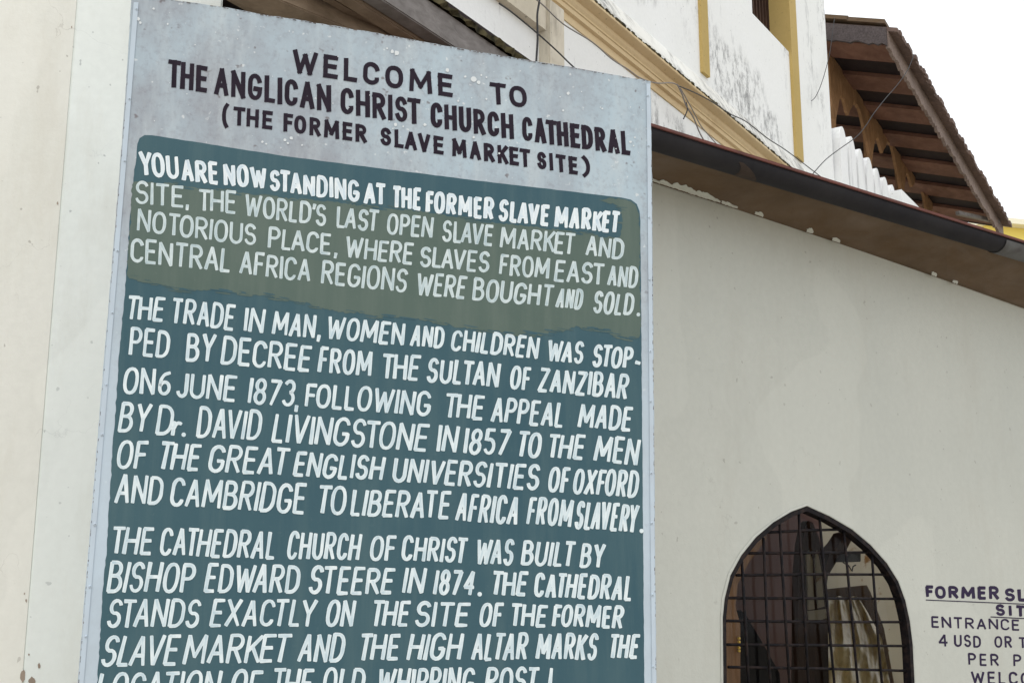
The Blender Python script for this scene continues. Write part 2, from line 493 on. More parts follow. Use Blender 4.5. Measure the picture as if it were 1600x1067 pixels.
def ribbon(pts, hw, closed=False, round_cap=True, wob=0.06):
    """pts in 2-D pixels -> list of (verts, faces) ribbon, width with a brush's unevenness"""
    out = [pts[0]]
    for p in pts[1:]:
        if (p[0] - out[-1][0]) ** 2 + (p[1] - out[-1][1]) ** 2 > 0.15:
            out.append(p)
    pts = out
    if len(pts) == 2:                       # subdivide straight strokes so that they can waver
        a, b = pts
        pts = [(a[0] + (b[0] - a[0]) * i / 4, a[1] + (b[1] - a[1]) * i / 4) for i in range(5)]
    n = len(pts)
    if n < 2:
        return None
    L, Rr, C = [], [], []
    ph, amp = random.uniform(0, 6.28), random.uniform(0.4, 1.0) * wob
    lo, hi = random.uniform(0.0, 0.35), random.uniform(0.45, 0.9)
    vl, vr, vc = [], [], []
    swell = random.uniform(-0.26, 0.14) * min(1, wob / 0.05)
    side = random.uniform(-0.35, 0.35)
    for i, p in enumerate(pts):
        if closed:
            a, b = pts[(i - 1) % n], pts[(i + 1) % n]
        else:
            a, b = pts[max(i - 1, 0)], pts[min(i + 1, n - 1)]
        dx, dy = b[0] - a[0], b[1] - a[1]
        l = math.hypot(dx, dy) or 1
        nx, ny = -dy / l, dx / l
        tp = swell * ((i / max(1, n - 1)) - 0.5) if not closed else 0
        k = hw * (1 + tp + amp * math.sin(ph + i * 1.3) + random.uniform(-0.5, 0.5) * wob)
        L.append((p[0] + nx * k, p[1] + ny * k))
        Rr.append((p[0] - nx * k, p[1] - ny * k))
        C.append((p[0] + nx * k * side, p[1] + ny * k * side))
        vl.append(random.uniform(0.75, 1.0)); vr.append(random.uniform(0.75, 1.0))
        vc.append(lo + (hi - lo) * i / max(1, n - 1) + random.uniform(-0.12, 0.12))
    vs = L + C + Rr
    col = vl + vc + vr
    fs = []
    m_ = n if closed else n - 1
    for i in range(m_):
        j = (i + 1) % n
        fs.append([i, j, n + j, n + i])
        fs.append([n + i, n + j, 2 * n + j, 2 * n + i])
    if not closed:
        for end in (0, 1):
            i = 0 if end == 0 else n - 1
            p = pts[i]
            q = pts[1] if end == 0 else pts[n - 2]
            dx, dy = p[0] - q[0], p[1] - q[1]
            l = math.hypot(dx, dy) or 1
            dx, dy = dx / l, dy / l
            b = len(vs)
            if round_cap:
                ln = hw * random.uniform(0.30, 0.65)
                ring = [(L[i][0] * 0.93 + Rr[i][0] * 0.07 + dx * ln * 0.8, L[i][1] * 0.93 + Rr[i][1] * 0.07 + dy * ln * 0.8),
                        (C[i][0] + dx * ln, C[i][1] + dy * ln),
                        (L[i][0] * 0.07 + Rr[i][0] * 0.93 + dx * ln * 0.8, L[i][1] * 0.07 + Rr[i][1] * 0.93 + dy * ln * 0.8)]
                vs += ring
                col += [0.95, 0.9, 0.95]
                fs.append([i, b, b + 1, n + i])
                fs.append([n + i, b + 1, b + 2, 2 * n + i])
            else:
                vs += [(L[i][0] + dx * hw, L[i][1] + dy * hw), (Rr[i][0] + dx * hw, Rr[i][1] + dy * hw)]
                col += [0.9, 0.9]
                fs.append([i, b, b + 1, 2 * n + i, n + i])
    return vs, fs, col


KERN = {tuple(p_) for p_ in ('AT', 'TA', 'LT', 'AV', 'VA', 'LY', 'AW', 'WA', 'RT', 'LA', 'PA', 'FA', 'TO', 'ST', 'FO', 'YO', 'ET', 'KE', 'RY', 'CT', 'TH')}


def letters(mb, plane, off, text, x0, y0, x1, y1, c0, c1, sl0, sl1, sw, xa, xb, round_cap=True, gap=0.30, jit=1.0):
    """one word: baseline ends (x0,y0)-(x1,y1), cap heights, slants taken between the line's ends xa..xb"""
    hw = sw / 2
    um = ((x0 + x1) / 2 - xa) / (xb - xa)
    sm = abs(sl0 + (sl1 - sl0) * um)
    lean = sm * (c0 + c1) / 4 * (0.5 + 2.2 * max(0, sm - 0.08))
    if len(text) > 1:
        y0, y1 = y0 + (y1 - y0) / (x1 - x0) * lean, y1 - (y1 - y0) / (x1 - x0) * lean
        x0, x1 = x0 + lean, x1 - lean
    W = x1 - x0
    ws = [G[ch][0] for ch in text]
    fixed = sum(sw for q in ws if q == 0)
    kern = [0.17 if p_ in KERN else 0.0 for p_ in zip(text, text[1:])] + [0]
    k = (W - fixed) / (sum(ws) + gap * (len(text) - 1) - sum(kern) + 1e-6)
    x = 0.0
    for ch, wd, kn in zip(text, ws, kern):
        lw = wd * k if wd else sw
        t0 = x / W
        u = (x0 + x - xa) / (xb - xa)
        sl = sl0 + (sl1 - sl0) * u + random.uniform(-0.035, 0.035) * jit
        cap = (c0 + (c1 - c0) * (t0 + lw / W / 2)) * (1 + random.uniform(-0.025, 0.025) * jit)
        dy = random.uniform(-0.7, 0.7) * jit
        slope = (y1 - y0) / W

        def P(px, py):
            # inset so the brush's outside edge fills the letter's box
            ix = (hw + px * (lw - 2 * hw)) if lw > 2 * hw else lw / 2 + (px - 0.5) * lw * 0.5
            iy = hw + py * (cap - 2 * hw)
            return (x0 + x + ix + sl * (iy - cap / 2), y0 + slope * (x + ix) - iy + dy)
        for si, st in enumerate(G[ch][1]):
            closed = False
            if st == 'loop':
                q, closed = oval(), True
            elif st == 'dot':
                rr = sw * 0.30
                closed = True
                q = None
                cx_, cy_ = x0 + x + lw / 2, y0 + slope * (x + lw / 2) - sw * 0.55
                pts = [(cx_ + rr * math.cos(a), cy_ + rr * math.sin(a)) for a in [6.2832 * i / 10 for i in range(10)]]
                mb.col += [0.8] * 10
                mb.add([plane.hit(cx_ + sw * 0.62 * math.cos(a), cy_ + sw * 0.62 * math.sin(a), off) for a in [6.2832 * i / 10 for i in range(10)]], [list(range(10))])
                continue
            elif st == 'eight_top':
                q, closed = [(0.5 + 0.44 * math.cos(a), 0.76 + 0.24 * math.sin(a)) for a in [6.2832 * i / 16 for i in range(16)]], True
            elif st == 'eight_bottom':
                q, closed = [(0.5 + 0.5 * math.cos(a), 0.26 + 0.26 * math.sin(a)) for a in [6.2832 * i / 16 for i in range(16)]], True
            else:
                q = st
            pts = [P(*c) for c in q]
            r = ribbon(pts, hw * random.uniform(0.93, 1.06), closed, round_cap, 0.06 * jit)
            if r:
                mb.col += r[2]
                mb.add([plane.hit(v[0], v[1], off + si * 0.00005) for v in r[0]], r[1])
        x += lw + (gap - kn) * k


def line(words, parent, plane, off, mat, sw, slants, round_cap=True, gap=0.30, jit=1.0, name="lettering", label=None):
    mb = MB()
    xa, xb = words[0][1], words[-1][3]
    for wd in words:
        letters(mb, plane, off, wd[0], *wd[1:7], slants[0], slants[1], sw, xa, max(xb, xa + 1), round_cap, gap, jit)
    o = mb.build(name, mat, parent, fix=False)
    if label:
        o['label'] = label
    return o


# ------------------------------------------------------------------ the welcome board
base = SIGN.hit(610, 1000); base.z = 0
sign = thing("welcome_board", base, "tall hand painted welcome board with white lettering on a teal panel, standing before the walls", "sign board")
top = [(206.5, -8), (267, 0), (347, 11), (400, 21), (470, 32), (540, 44), (600, 54), (690, 71), (775, 86), (840, 97), (897, 106), (960, 117.5), (1016.5, 127)]
rgt = [(1018.5, 250), (1020, 400), (1021, 550), (1022.5, 700), (1023.5, 850), (1026, 1067), (1029.5, 1390)]
lft = [(96, 1390), (122, 1067), (137, 880), (154.5, 667), (171, 467), (187.5, 267), (198, 130)]
out = []
def rough_edge(pts, a, step=9, seed=3):
    rnd = random.Random(seed)
    res = []
    for p, q in zip(pts[:-1], pts[1:]):
        n = max(1, int(math.hypot(q[0] - p[0], q[1] - p[1]) / step))
        for i in range(n):
            t = i / n
            res.append((p[0] + (q[0] - p[0]) * t + rnd.uniform(-a, a), p[1] + (q[1] - p[1]) * t + rnd.uniform(-a, a)))
    res.append(pts[-1])
    return res
outline = rough_edge(top + rgt + lft + [top[0]], 0.45, 8)[:-1]
MB().prism([SIGN.hit(*p) for p in outline], -SIGN.n * 0.03).build("board", M['board'], sign)
# teal panel
pan_top = [(213.5, 236), (214.5, 225), (218, 216), (226, 211.5), (236, 211.5), (330, 226), (450, 245), (600, 264), (750, 283), (880, 298), (972, 309), (986, 312), (995, 319), (999.5, 330), (1000.5, 345)]
pan_r = [(1001.5, 450), (1002.5, 564), (1004.7, 820), (1006.7, 1053), (1009, 1250), (1010, 1330)]
pan_l = [(128, 1330), (152, 1067), (159, 955), (162, 905), (166, 867), (167.5, 842), (175, 720), (187, 543), (195.5, 453), (202.5, 349), (210.5, 265)]
po = rough_edge(pan_top, 0.25, 10, 5)[:-1] + rough_edge([pan_top[-1]] + pan_r, 0.35, 9, 6)[:-1] + rough_edge([pan_r[-1]] + pan_l + [pan_top[0]], 0.9, 7, 7)[:-1]
MB().add([SIGN.hit(x, y, 0.0005) for x, y in po], [list(range(len(po)))]).build("painted_panel", M['teal'], sign)['label'] = "teal panel with rounded top corners"
# olive patches, where older paint shows
ol_top = [(206, 296), (208, 284.5), (222, 284), (240, 285), (262, 287), (288, 291.5), (330, 296), (383, 302.6), (420, 305), (451, 310), (487, 312.5), (544, 318), (575, 324), (608, 325.5), (661, 331), (706, 338), (740, 345), (777, 349), (820, 353), (867, 358), (912, 365), (950, 370), (968, 370), (973, 350), (971, 326), (960, 319), (946, 317), (936, 313), (952, 310), (973, 311.5), (986, 315), (994, 321.5), (998, 331), (999, 345)]
ol_bot = [(1000.3, 470), (1001, 508), (999, 528), (986, 529.5), (951, 522), (945, 515), (915, 514), (900, 510), (880, 517), (857, 515), (856, 525), (830, 522.5), (799, 521), (770, 516), (741, 514), (709, 511), (700, 505), (680, 504), (653, 498), (620, 497), (601, 495), (585, 494), (560, 488), (540, 489), (501, 481), (480, 473), (455, 471), (431, 466), (420, 462), (390, 461), (361, 457), (330, 454), (290, 454), (274, 453), (262, 447), (247, 443), (225, 440), (202, 434), (198.5, 430), (199, 412), (204, 349)]
ring = rough_edge(ol_top, 1.3, 3.5, 21) + rough_edge([ol_top[-1]] + ol_bot + [ol_top[0]], 1.3, 3.5, 22)[1:-1]
MB().add([SIGN.hit(x, y, 0.0009) for x, y in ring], [list(range(len(ring)))]).build("olive_patch", M['olive'], sign)['label'] = "older olive green paint behind the second to fourth lines"
# dry brush strokes feathering the edge of the patch, in both paints
M['mid'] = board_paint("thinned_teal_paint", (0.066, 0.110, 0.112), (0.075, 0.118, 0.112), (0.11, 0.15, 0.135))
rnd = random.Random(77)
for key, nst in (('mid', 46), ('olive', 40), ('teal', 40)):
    bs = MB()
    for k in range(nst):
        src = ol_bot if rnd.random() < 0.7 else ol_top
        i = rnd.randrange(2, len(src) - 3) if src is ol_bot else rnd.randrange(3, 25)
        (xa_, ya_), (xb_, yb2) = src[i], src[i + 1]
        t = rnd.random()
        x, y = xa_ + (xb_ - xa_) * t, ya_ + (yb2 - ya_) * t
        up_s = -1 if src is ol_bot else 1
        y += {'mid': rnd.uniform(-4, 3), 'teal': rnd.uniform(-4, 0) if src is ol_bot else rnd.uniform(0, 3), 'olive': rnd.uniform(0, 3.5) if src is ol_bot else rnd.uniform(-3, 0)}[key]
        ln = rnd.uniform(7, 26)
        x = min(max(x, 204 + ln / 2), 994 - ln / 2)
        sl_ = 0.13 + rnd.uniform(-0.05, 0.05)
        pts = [(x - ln / 2 + ln * j / 5, y + sl_ * (-ln / 2 + ln * j / 5) + rnd.uniform(-0.3, 0.3)) for j in range(6)]
        wd_ = rnd.uniform(0.5, 1.5)
        vs_ = [(px_, py_ - wd_ * (0.35 + 0.65 * math.sin(math.pi * (j + 0.4) / 5.8))) for j, (px_, py_) in enumerate(pts)] + [(px_, py_ + wd_ * (0.35 + 0.65 * math.sin(math.pi * (j + 0.4) / 5.8))) for j, (px_, py_) in enumerate(pts)]
        bs.add([SIGN.hit(a_, b_, 0.00095 + {'mid': 0, 'olive': 0.00008, 'teal': 0.00016}[key] + 0.0000015 * k) for a_, b_ in vs_], [[j, j + 1, 7 + j, 6 + j] for j in range(5)])
    bs.build("brush_strokes", M[key], sign, fix=False)
# grimy worn top edge and flaked spots down the sides
we = MB()
for (seq, dx_, dy_, wmax) in ((top, 0, 1, 2.2), (rgt[:-1], -1, 0, 1.5), (lft[::-1], 1, 0, 1.6)):
    for (p, q) in zip(seq[:-1], seq[1:]):
        L_ = math.hypot(q[0] - p[0], q[1] - p[1])
        nseg = max(2, int(L_ / 6))
        for j in range(nseg):
            if rnd.random() < (0.85 if dy_ else 0.42):
                t0, t1 = j / nseg, (j + rnd.uniform(0.5, 1.0)) / nseg
                a0_, a1_ = (p[0] + (q[0] - p[0]) * t0, p[1] + (q[1] - p[1]) * t0), (p[0] + (q[0] - p[0]) * t1, p[1] + (q[1] - p[1]) * t1)
                w0, w1 = rnd.uniform(0.3, wmax), rnd.uniform(0.3, wmax)
                s0_ = 0.4
                we.add([SIGN.hit(a0_[0] + dx_ * s0_, a0_[1] + dy_ * s0_, 0.0027), SIGN.hit(a1_[0] + dx_ * s0_, a1_[1] + dy_ * s0_, 0.0027),
                        SIGN.hit(a1_[0] + dx_ * w1, a1_[1] + dy_ * w1, 0.0027), SIGN.hit(a0_[0] + dx_ * w0, a0_[1] + dy_ * w0, 0.0027)], [(0, 1, 2, 3)])
m = Mat("bare_rusty_edge", 0.9, 0.1)
m.color(m.mix(m.ramp(m.noise(50, 4), 0.4, 0.65), (0.07, 0.055, 0.05), (0.20, 0.16, 0.15)))
we.build("worn_edge", m.m, sign, fix=False)
# edge trims with screw heads, up both long sides
for side in (0, 1):
    sx = MB(); sc = MB()
    pts = [(208, 4), (187.5, 267), (154.5, 667), (122, 1067), (96, 1385)] if side == 0 else [(1017, 131), (1018.5, 250), (1021, 550), (1023.5, 850), (1026, 1067), (1029, 1385)]
    wdt = 8.5 if side == 0 else -7
    a = [SIGN.hit(x + (0.8 if side == 0 else -0.8), y, 0.0025) for x, y in pts]
    b = [SIGN.hit(x + wdt, y, 0.0025) for x, y in pts]
    a0 = [SIGN.hit(x + (0.8 if side == 0 else -0.8), y, 0.0004) for x, y in pts]
    b0 = [SIGN.hit(x + wdt, y, 0.0004) for x, y in pts]
    sx.loft([[p, q, r_, s_] for p, q, r_, s_ in zip(a0, a, b, b0)])
    y = 15 if side == 0 else 150
    while y < 1060:
        for (p, q) in zip(pts[:-1], pts[1:]):
            if p[1] <= y <= q[1]:
                x = p[0] + (q[0] - p[0]) * (y - p[1]) / (q[1] - p[1]) + wdt * 0.75
                cpt = SIGN.hit(x, y, 0.0025)
                rr = random.uniform(0.0028, 0.0045)
                rows = [[cpt + (SIGN.d * math.cos(t) + Z * math.sin(t)) * rr * f_ + SIGN.n * h_ for t in [6.2832 * i / 10 for i in range(10)]] for f_, h_ in ((1, 0), (0.85, 0.002), (0.3, 0.003))]
                sc.loft(rows, closed=True)
        y += random.choice((78, 97, 112, 140))
    strip = sx.build("edge_trim", M['edge_strip'], sign)
    sc.build("screw_heads", M['edge_strip'], strip)
# splashes of white paint on the head of the board
sp = MB()
spots = [(620, 83, 4), (613, 81, 3), (605, 76, 1.6), (740, 124, 4.6), (748, 129, 3), (699, 110, 3), (727, 120, 2), (752, 118, 1.8), (760, 121, 1.5), (445, 219, 2.4), (455, 216, 3), (450, 224, 2), (472, 227, 1.6), (410, 222, 2), (416, 225, 1.6), (618, 195, 2.8), (664, 195, 2.6), (630, 198, 1.4), (888, 146, 2.6), (716, 158, 1.8), (760, 155, 1.6), (740, 215, 2.2), (780, 240, 1.6), (880, 173, 1.7), (941, 170, 1.6), (938, 168, 1.1), (985, 222, 2.2), (992, 215, 1.5), (990, 228, 1.3), (216, 30, 3), (219, 36, 2.2), (240, 14, 2), (262, 38, 1.6)]
rnd = random.Random(8)
for k in range(42):
    x = rnd.uniform(215, 1005)
    ytop = (x - 207) * 0.158
    spots.append((x, ytop + rnd.uniform(8, 190), rnd.uniform(0.5, 1.2)))
for k, (x, y, r_) in enumerate(spots):
    n = 9
    q = [(x + r_ * rnd.uniform(0.75, 1.15) * math.cos(6.2832 * i / n), y + r_ * rnd.uniform(0.75, 1.15) * math.sin(6.2832 * i / n)) for i in range(n)]
    sp.add([SIGN.hit(a, b, 0.0012 + 0.000008 * k) for a, b in q], [list(range(n))])
sp.build("paint_spots", M['spot'], sign, fix=False)
# two posts carrying the board, mostly below the picture
pm = MB()
for px in (230, 930):
    s, _ = SIGN.sz(px, 1000)
    MB().pbox(SIGN, s - 0.04, s + 0.04, 0, 2.6, -0.11, -0.0305).build("post", M['grey_beam'], sign)

HEAD = [
    ([("WELCOME", 457.5, 113.5, 707, 152.8, 36, 35), ("TO", 765, 162, 823.7, 169.5, 34, 33)], 6.9, 0.34),
    ([("THE", 262, 135.5, 324, 145.5, 43, 41), ("ANGLICAN", 335, 147.5, 517.5, 175.5, 42, 41), ("CHRIST", 532, 177.5, 657.5, 195.5, 41, 40), ("CHURCH", 672.5, 198.5, 803, 218.5, 39, 39), ("CATHEDRAL", 815, 219.5, 984.5, 243.5, 38.5, 37)], 7.2, 0.17),
    ([("(", 347, 195, 357, 197, 31, 31), ("THE", 364.5, 195.5, 426, 203, 29, 28.5), ("FORMER", 443, 205.5, 573, 224, 28.5, 28), ("SLAVE", 594.5, 226.5, 693, 242.5, 28, 28), ("MARKET", 706, 244, 829, 262.5, 28, 28.5), ("SITE", 839, 263.5, 902.5, 273.5, 27.5, 27.5), (")", 910, 273, 922, 275, 27, 27)], 6.0, 0.28),
]
for k, (wd, sw, gp) in enumerate(HEAD):
    line(wd, sign, SIGN, 0.0009, M['black_letter'], sw, (0.04, -0.07), False, gp, 0.22, "lettering", ("black word WELCOME TO", "black line naming the cathedral", "black line in brackets")[k])

BODY = [
    (7.7, (-0.06, 0.10), 'white_bold', [("YOU", 217, 275, 280, 281, 40, 38), ("ARE", 283, 283, 342, 290, 37, 36), ("NOW", 349, 290, 417, 297.5, 35, 35), ("STANDING", 421.4, 298.4, 562, 317, 34, 35), ("AT", 568.5, 319, 604, 322, 35, 35), ("THE", 612, 325.5, 659, 330, 36, 35), ("FORMER", 665, 332, 772.6, 344.6, 34.5, 35), ("SLAVE", 778.8, 346, 859.8, 355, 35, 34), ("MARKET", 866, 356, 970, 366, 35, 34)]),
    (5.8, (0.05, 0.10), 'white_thin', [("SITE", 211, 319, 288, 325, 37, 35), (",", 291, 324, 296, 325, 35, 35), ("THE", 309, 329, 370, 335.5, 35, 36), ("WORLD'S", 382, 338.5, 510.5, 354, 36, 34), ("LAST", 525.5, 355.5, 593, 363.5, 33.5, 34), ("OPEN", 604, 366, 677.6, 373.5, 33.5, 34), ("SLAVE", 690.5, 377, 772, 385, 34.5, 33.5), ("MARKET", 781, 387, 900, 399.4, 34, 34), ("AND", 914.7, 400, 976, 407, 32, 34)]),
    (5.8, (0.05, 0.10), 'white_thin', [("NOTORIOUS", 214, 362, 401, 385, 36, 34), ("PLACE", 418.6, 388, 518.4, 399, 34, 34), (",", 522, 399, 528, 400, 34, 34), ("WHERE", 539.5, 403, 647, 414.6, 34, 34), ("SLAVES", 656, 417, 766, 427, 33, 33.5), ("FROM", 780, 429.5, 860, 437, 33, 34), ("EAST", 866, 440, 945.6, 446, 34, 34), ("AND", 949, 447, 998, 451.5, 33, 35)]),
    (6.0, (0.05, 0.17), 'white_thin', [("CENTRAL", 203.4, 410, 362, 426.5, 38, 39), ("AFRICA", 374, 427.8, 486.6, 442, 37, 36.5), ("REGIONS", 501.5, 444, 638, 458.5, 36.5, 38), ("WERE", 650, 461.5, 730.5, 468, 37, 36), ("BOUGHT", 737.5, 470, 867, 480, 36.5, 33.5), ("AND", 868.5, 480.5, 912.7, 485, 31.5, 34), ("SOLD", 926, 489.5, 993, 494, 36, 35), (".", 995, 494, 1000, 494.3, 35, 35)]),
    (6.5, (0.12, 0.15), 'white', [("THE", 196, 499.5, 259, 503.5, 39, 39), ("TRADE", 266, 505, 369, 517, 39.5, 41), ("IN", 380.6, 517.5, 415, 521.5, 39, 39), ("MAN", 425, 523, 495, 530, 38, 39), (",", 497, 529, 503, 530, 39, 39), ("WOMEN", 509.4, 530.5, 634, 540.5, 37, 36), ("AND", 641, 541, 696, 545, 34.5, 34.5), ("CHILDREN", 703.8, 547.5, 844, 562, 34, 35.5), ("WAS", 854, 564, 914, 570, 34.5, 35.5), ("STOP", 925, 572.8, 991, 577, 35.5, 35), ("-", 992, 576, 1003, 577.5, 35, 35)]),
    (6.8, (0.09, 0.14), 'white', [("PED", 201.5, 555, 266.7, 561, 45, 44), ("BY", 290, 564.5, 338, 567, 46, 44.5), ("DECREE", 345.5, 569.5, 488, 581.5, 45, 41.5), ("FROM", 497, 582.5, 583, 588.5, 40.5, 41), ("THE", 594.6, 591, 658, 595.5, 40.5, 40.5), ("SULTAN", 666.6, 597, 782.5, 606.5, 38.5, 40.5), ("OF", 796, 608.5, 831, 610.5, 37.5, 37.5), ("ZANZIBAR", 840, 612, 984, 624, 37.5, 40)]),
    (6.7, (0.10, 0.14), 'white', [("ON", 191.6, 616, 244, 618, 44, 42), ("6", 247.6, 618.3, 267.6, 618.8, 37.5, 37.5), ("JUNE", 275, 620.7, 371, 628, 40, 41.5), ("1873", 387.7, 630.6, 463, 636, 41.5, 42), (",", 463, 638, 468.5, 639, 40, 40), ("FOLLOWING", 476, 636, 675, 651.5, 38.5, 40.5), ("THE", 693, 652.4, 758.6, 656.5, 39.5, 39), ("APPEAL", 767, 660, 884, 668.3, 40, 39.5), ("MADE", 903, 669, 990, 674.5, 38, 39)]),
    (7.0, (0.15, 0.14), 'white', [("BY", 184.6, 675, 238, 676.5, 48, 47), ("D", 245.6, 680, 271.5, 681, 49, 49), ("r", 270, 681, 289, 682, 46, 46), (".", 284, 682, 290, 682, 46, 46), ("DAVID", 306.6, 683.4, 411.5, 689, 49, 48), ("LIVINGSTONE", 425, 691, 672, 706, 47, 43.5), ("IN", 681.8, 706, 718, 708.5, 44, 44), ("1857", 724, 709.3, 799, 712.5, 42.5, 41), ("TO", 806, 714, 848, 716.5, 41.5, 41.5), ("THE", 853.6, 715.5, 916, 719.5, 38, 41), ("MEN", 928, 721, 1000.5, 728, 41.5, 42)]),
    (7.0, (0.19, 0.15), 'white', [("OF", 180, 733, 234, 733, 46, 44.5), ("THE", 245, 733.8, 316.8, 736.5, 43.5, 43), ("GREAT", 324, 737.6, 454.6, 744.5, 43.5, 44), ("ENGLISH", 458, 744.5, 603, 751.5, 40.5, 39), ("UNIVERSITIES", 612, 753, 845.8, 767, 39.5, 41.5), ("OF", 855, 769.7, 893, 771, 41.5, 41.5), ("OXFORD", 894, 771.5, 1000.5, 778.5, 40.5, 43.5)]),
    (7.0, (0.16, 0.13), 'white', [("AND", 178.7, 787, 257.7, 788.5, 48.5, 46), ("CAMBRIDGE", 264.7, 790, 481, 804, 45, 49), ("TO", 493, 802.5, 543.8, 805, 45, 46), ("LIBERATE", 547.4, 806.3, 706.6, 811.5, 43, 43.5), ("AFRICA", 712, 814.4, 813.4, 820, 45.5, 45.5), ("FROM", 823, 818.8, 897, 824.5, 43.5, 44), ("SLAVERY", 898, 826, 999, 832.3, 44.5, 44.5), (".", 1000, 832, 1005, 832.3, 44, 44)]),
    (6.9, (0.14, 0.14), 'white', [("THE", 171, 866, 242, 867, 44.5, 44), ("CATHEDRAL", 249, 867.6, 434, 874.5, 44.5, 45.5), ("CHURCH", 448, 874.5, 565.7, 875.5, 45, 42), ("OF", 576.6, 876.5, 620.8, 877.3, 41.5, 40.5), ("CHRIST", 626.4, 876, 732, 880.5, 40, 40), ("WAS", 742, 881.5, 805, 883.3, 41.5, 41.5), ("BUILT", 814, 883.5, 900.6, 886, 40, 39.5), ("BY", 905.7, 887.7, 947, 887.7, 39.5, 39.5)]),
    (7.2, (0.18, 0.12), 'white', [("BISHOP", 166.4, 926, 308, 926.3, 50, 48), ("EDWARD", 319, 925.5, 471.6, 927, 47, 45.5), ("STEERE", 482, 928.8, 618.5, 928.5, 45.5, 42), ("IN", 628.7, 927.8, 666.6, 928, 41.5, 41.5), ("1874", 677, 929.6, 745, 931, 41.5, 40), (".", 746, 931, 753, 931, 40, 40), ("THE", 765.6, 930, 826.7, 932, 38.5, 38.5), ("CATHEDRAL", 833.7, 933, 990.6, 938.8, 39.5, 40)]),
    (7.0, (0.18, 0.12), 'white', [("STANDS", 166.4, 980.6, 316, 980.4, 46.5, 45.5), ("EXACTLY", 328, 979, 497, 979, 44, 44), ("ON", 508, 978.4, 556.5, 979, 42.5, 42.5), ("THE", 578, 978.5, 642.7, 979, 41.5, 41), ("SITE", 648, 979.5, 736, 979.5, 41.5, 39), ("OF", 748, 980.3, 788, 980, 39, 39), ("THE", 795, 978.5, 857, 979.5, 36.5, 36.5), ("FORMER", 862.6, 979.5, 976, 982, 36, 36.5)]),
    (7.2, (0.23, 0.12), 'white', [("SLAVE", 157, 1041, 284.5, 1039.3, 51, 49), ("MARKET", 285, 1038.5, 457.5, 1034.5, 49, 45), ("AND", 465, 1034.5, 542, 1035.3, 46.5, 46.5), ("THE", 557.5, 1033, 628, 1031.5, 43, 42.5), ("HIGH", 636, 1032, 725, 1031.6, 43.5, 43), ("ALTAR", 736, 1032, 827.5, 1031, 44, 44), ("MARKS", 837, 1029.6, 936, 1031.8, 42, 43), ("THE", 950, 1029, 1000.5, 1029.3, 40, 40)]),
    (7.2, (0.20, 0.12), 'white', [("LOCATION", 148, 1102, 348, 1094, 51, 50), ("OF", 358, 1094, 412, 1093, 49, 48), ("THE", 422, 1092, 492, 1090, 48, 47), ("OLD", 502, 1090, 573, 1089, 48, 47), ("WHIPPING", 588, 1088, 744, 1086, 46, 45), ("POST", 757, 1085, 844, 1084, 44, 43), ("!", 857, 1084, 864, 1084, 43, 43)]),
]
for sw, sl, mt, wd in BODY:
    line(wd, sign, SIGN, 0.0013, M[mt], sw * 0.81, sl, True, 0.115, 1.0)

# ------------------------------------------------------------------ the plastered pier on the left
pb = PIER.hit(230, 980); pb.z = 0
pier = thing("plastered_pier", pb, "pale wall pier at the far left, cream on its left face, behind the board", "pier")
sR = PIER.sz(348, 5)[0]
sC = PIER.sz(77, 533)[0]
ht = 5.2
cA = [PIER.at(sC, 0), PIER.at(sR, 0), PIER.at(sR, 0, -0.55), PIER.at(sC, 0, -0.55)]
MB().hexa(cA, [q + Z * ht for q in cA]).build("pier_face", M['left_wall'], pier, bevel=0.006)
hB = R(74 - 33)
dB = Vector((-math.sin(hB), -math.cos(hB), 0)); 
dB = Vector((-math.sin(R(74 + 20)), -math.cos(R(74 + 20)), 0))
c0 = PIER.at(sC - 0.0005, 0, -0.003)
nB = Vector((dB.y, -dB.x, 0))
if nB.y > 0: nB = -nB
cB = [c0 + dB * 2.2, c0, c0 - nB * 0.5, c0 + dB * 2.2 - nB * 0.5]
MB().hexa(cB, [q + Z * ht for q in cB]).build("return_face", M['left_wall_warm'], pier)['label'] = "cream left hand face"
# chips where the plaster has come off low on the corner
ch = MB()
for (x, y, rx, ry) in ((36, 1055, 5, 12), (50, 1063, 6, 7), (61, 1039, 2.2, 6), (41, 938, 1.6, 3), (38, 927, 1.2, 2), (90, 318, 1.5, 3), (45, 1022, 1.5, 2), (112, 43, 1.2, 2)):
    q = [(x + rx * random.uniform(0.6, 1.1) * math.cos(6.2832 * i / 11), y + ry * random.uniform(0.6, 1.1) * math.sin(6.2832 * i / 11)) for i in range(11)]
    pts = []
    for a, b in q:
        h1 = PIER.hit(a, b, 0.001)
        if (h1 - PIER.p).dot(PIER.d) < sC:      # falls on the other face
            r_ = ray(a, b)
            t = (c0 + nB * 0.001 - O).dot(nB) / r_.dot(nB)
            h1 = O + r_ * t
        pts.append(h1)
    ch.add(pts, [list(range(11))])
ch.build("plaster_chips", plaster("bare_brown_render", (0.30, 0.24, 0.19), (0.36, 0.31, 0.27)), pier, fix=False)

# ------------------------------------------------------------------ building with the barred window
wb = WALL.hit(1300, 980); wb.z = 0
house = thing("market_building", wb, "low plastered building on the right with a barred pointed window and dark gutter", "building")
archL = [(1259.4, 790.5), (1235, 799.5), (1207, 816), (1179, 840), (1156.5, 868), (1139.5, 899), (1130.5, 935), (1127.5, 965), (1128.5, 1067), (1130, 1180)]
archR = [(1431, 1180), (1427.5, 1067), (1424.5, 1006), (1420, 970), (1413, 938), (1402, 908), (1384, 879.5), (1358.5, 851), (1330, 827), (1294, 806)]
arch = [WALL.sz(*p) for p in archL + archR]
zs_ = 0.5 * (arch[9][1] + arch[10][1]); arch[9] = (arch[9][0], zs_); arch[10] = (arch[10][0], zs_)
s_l = WALL.sz(760, 600)[0]
s_r = WALL.sz(2320, 600)[0]
z_top = 3.35


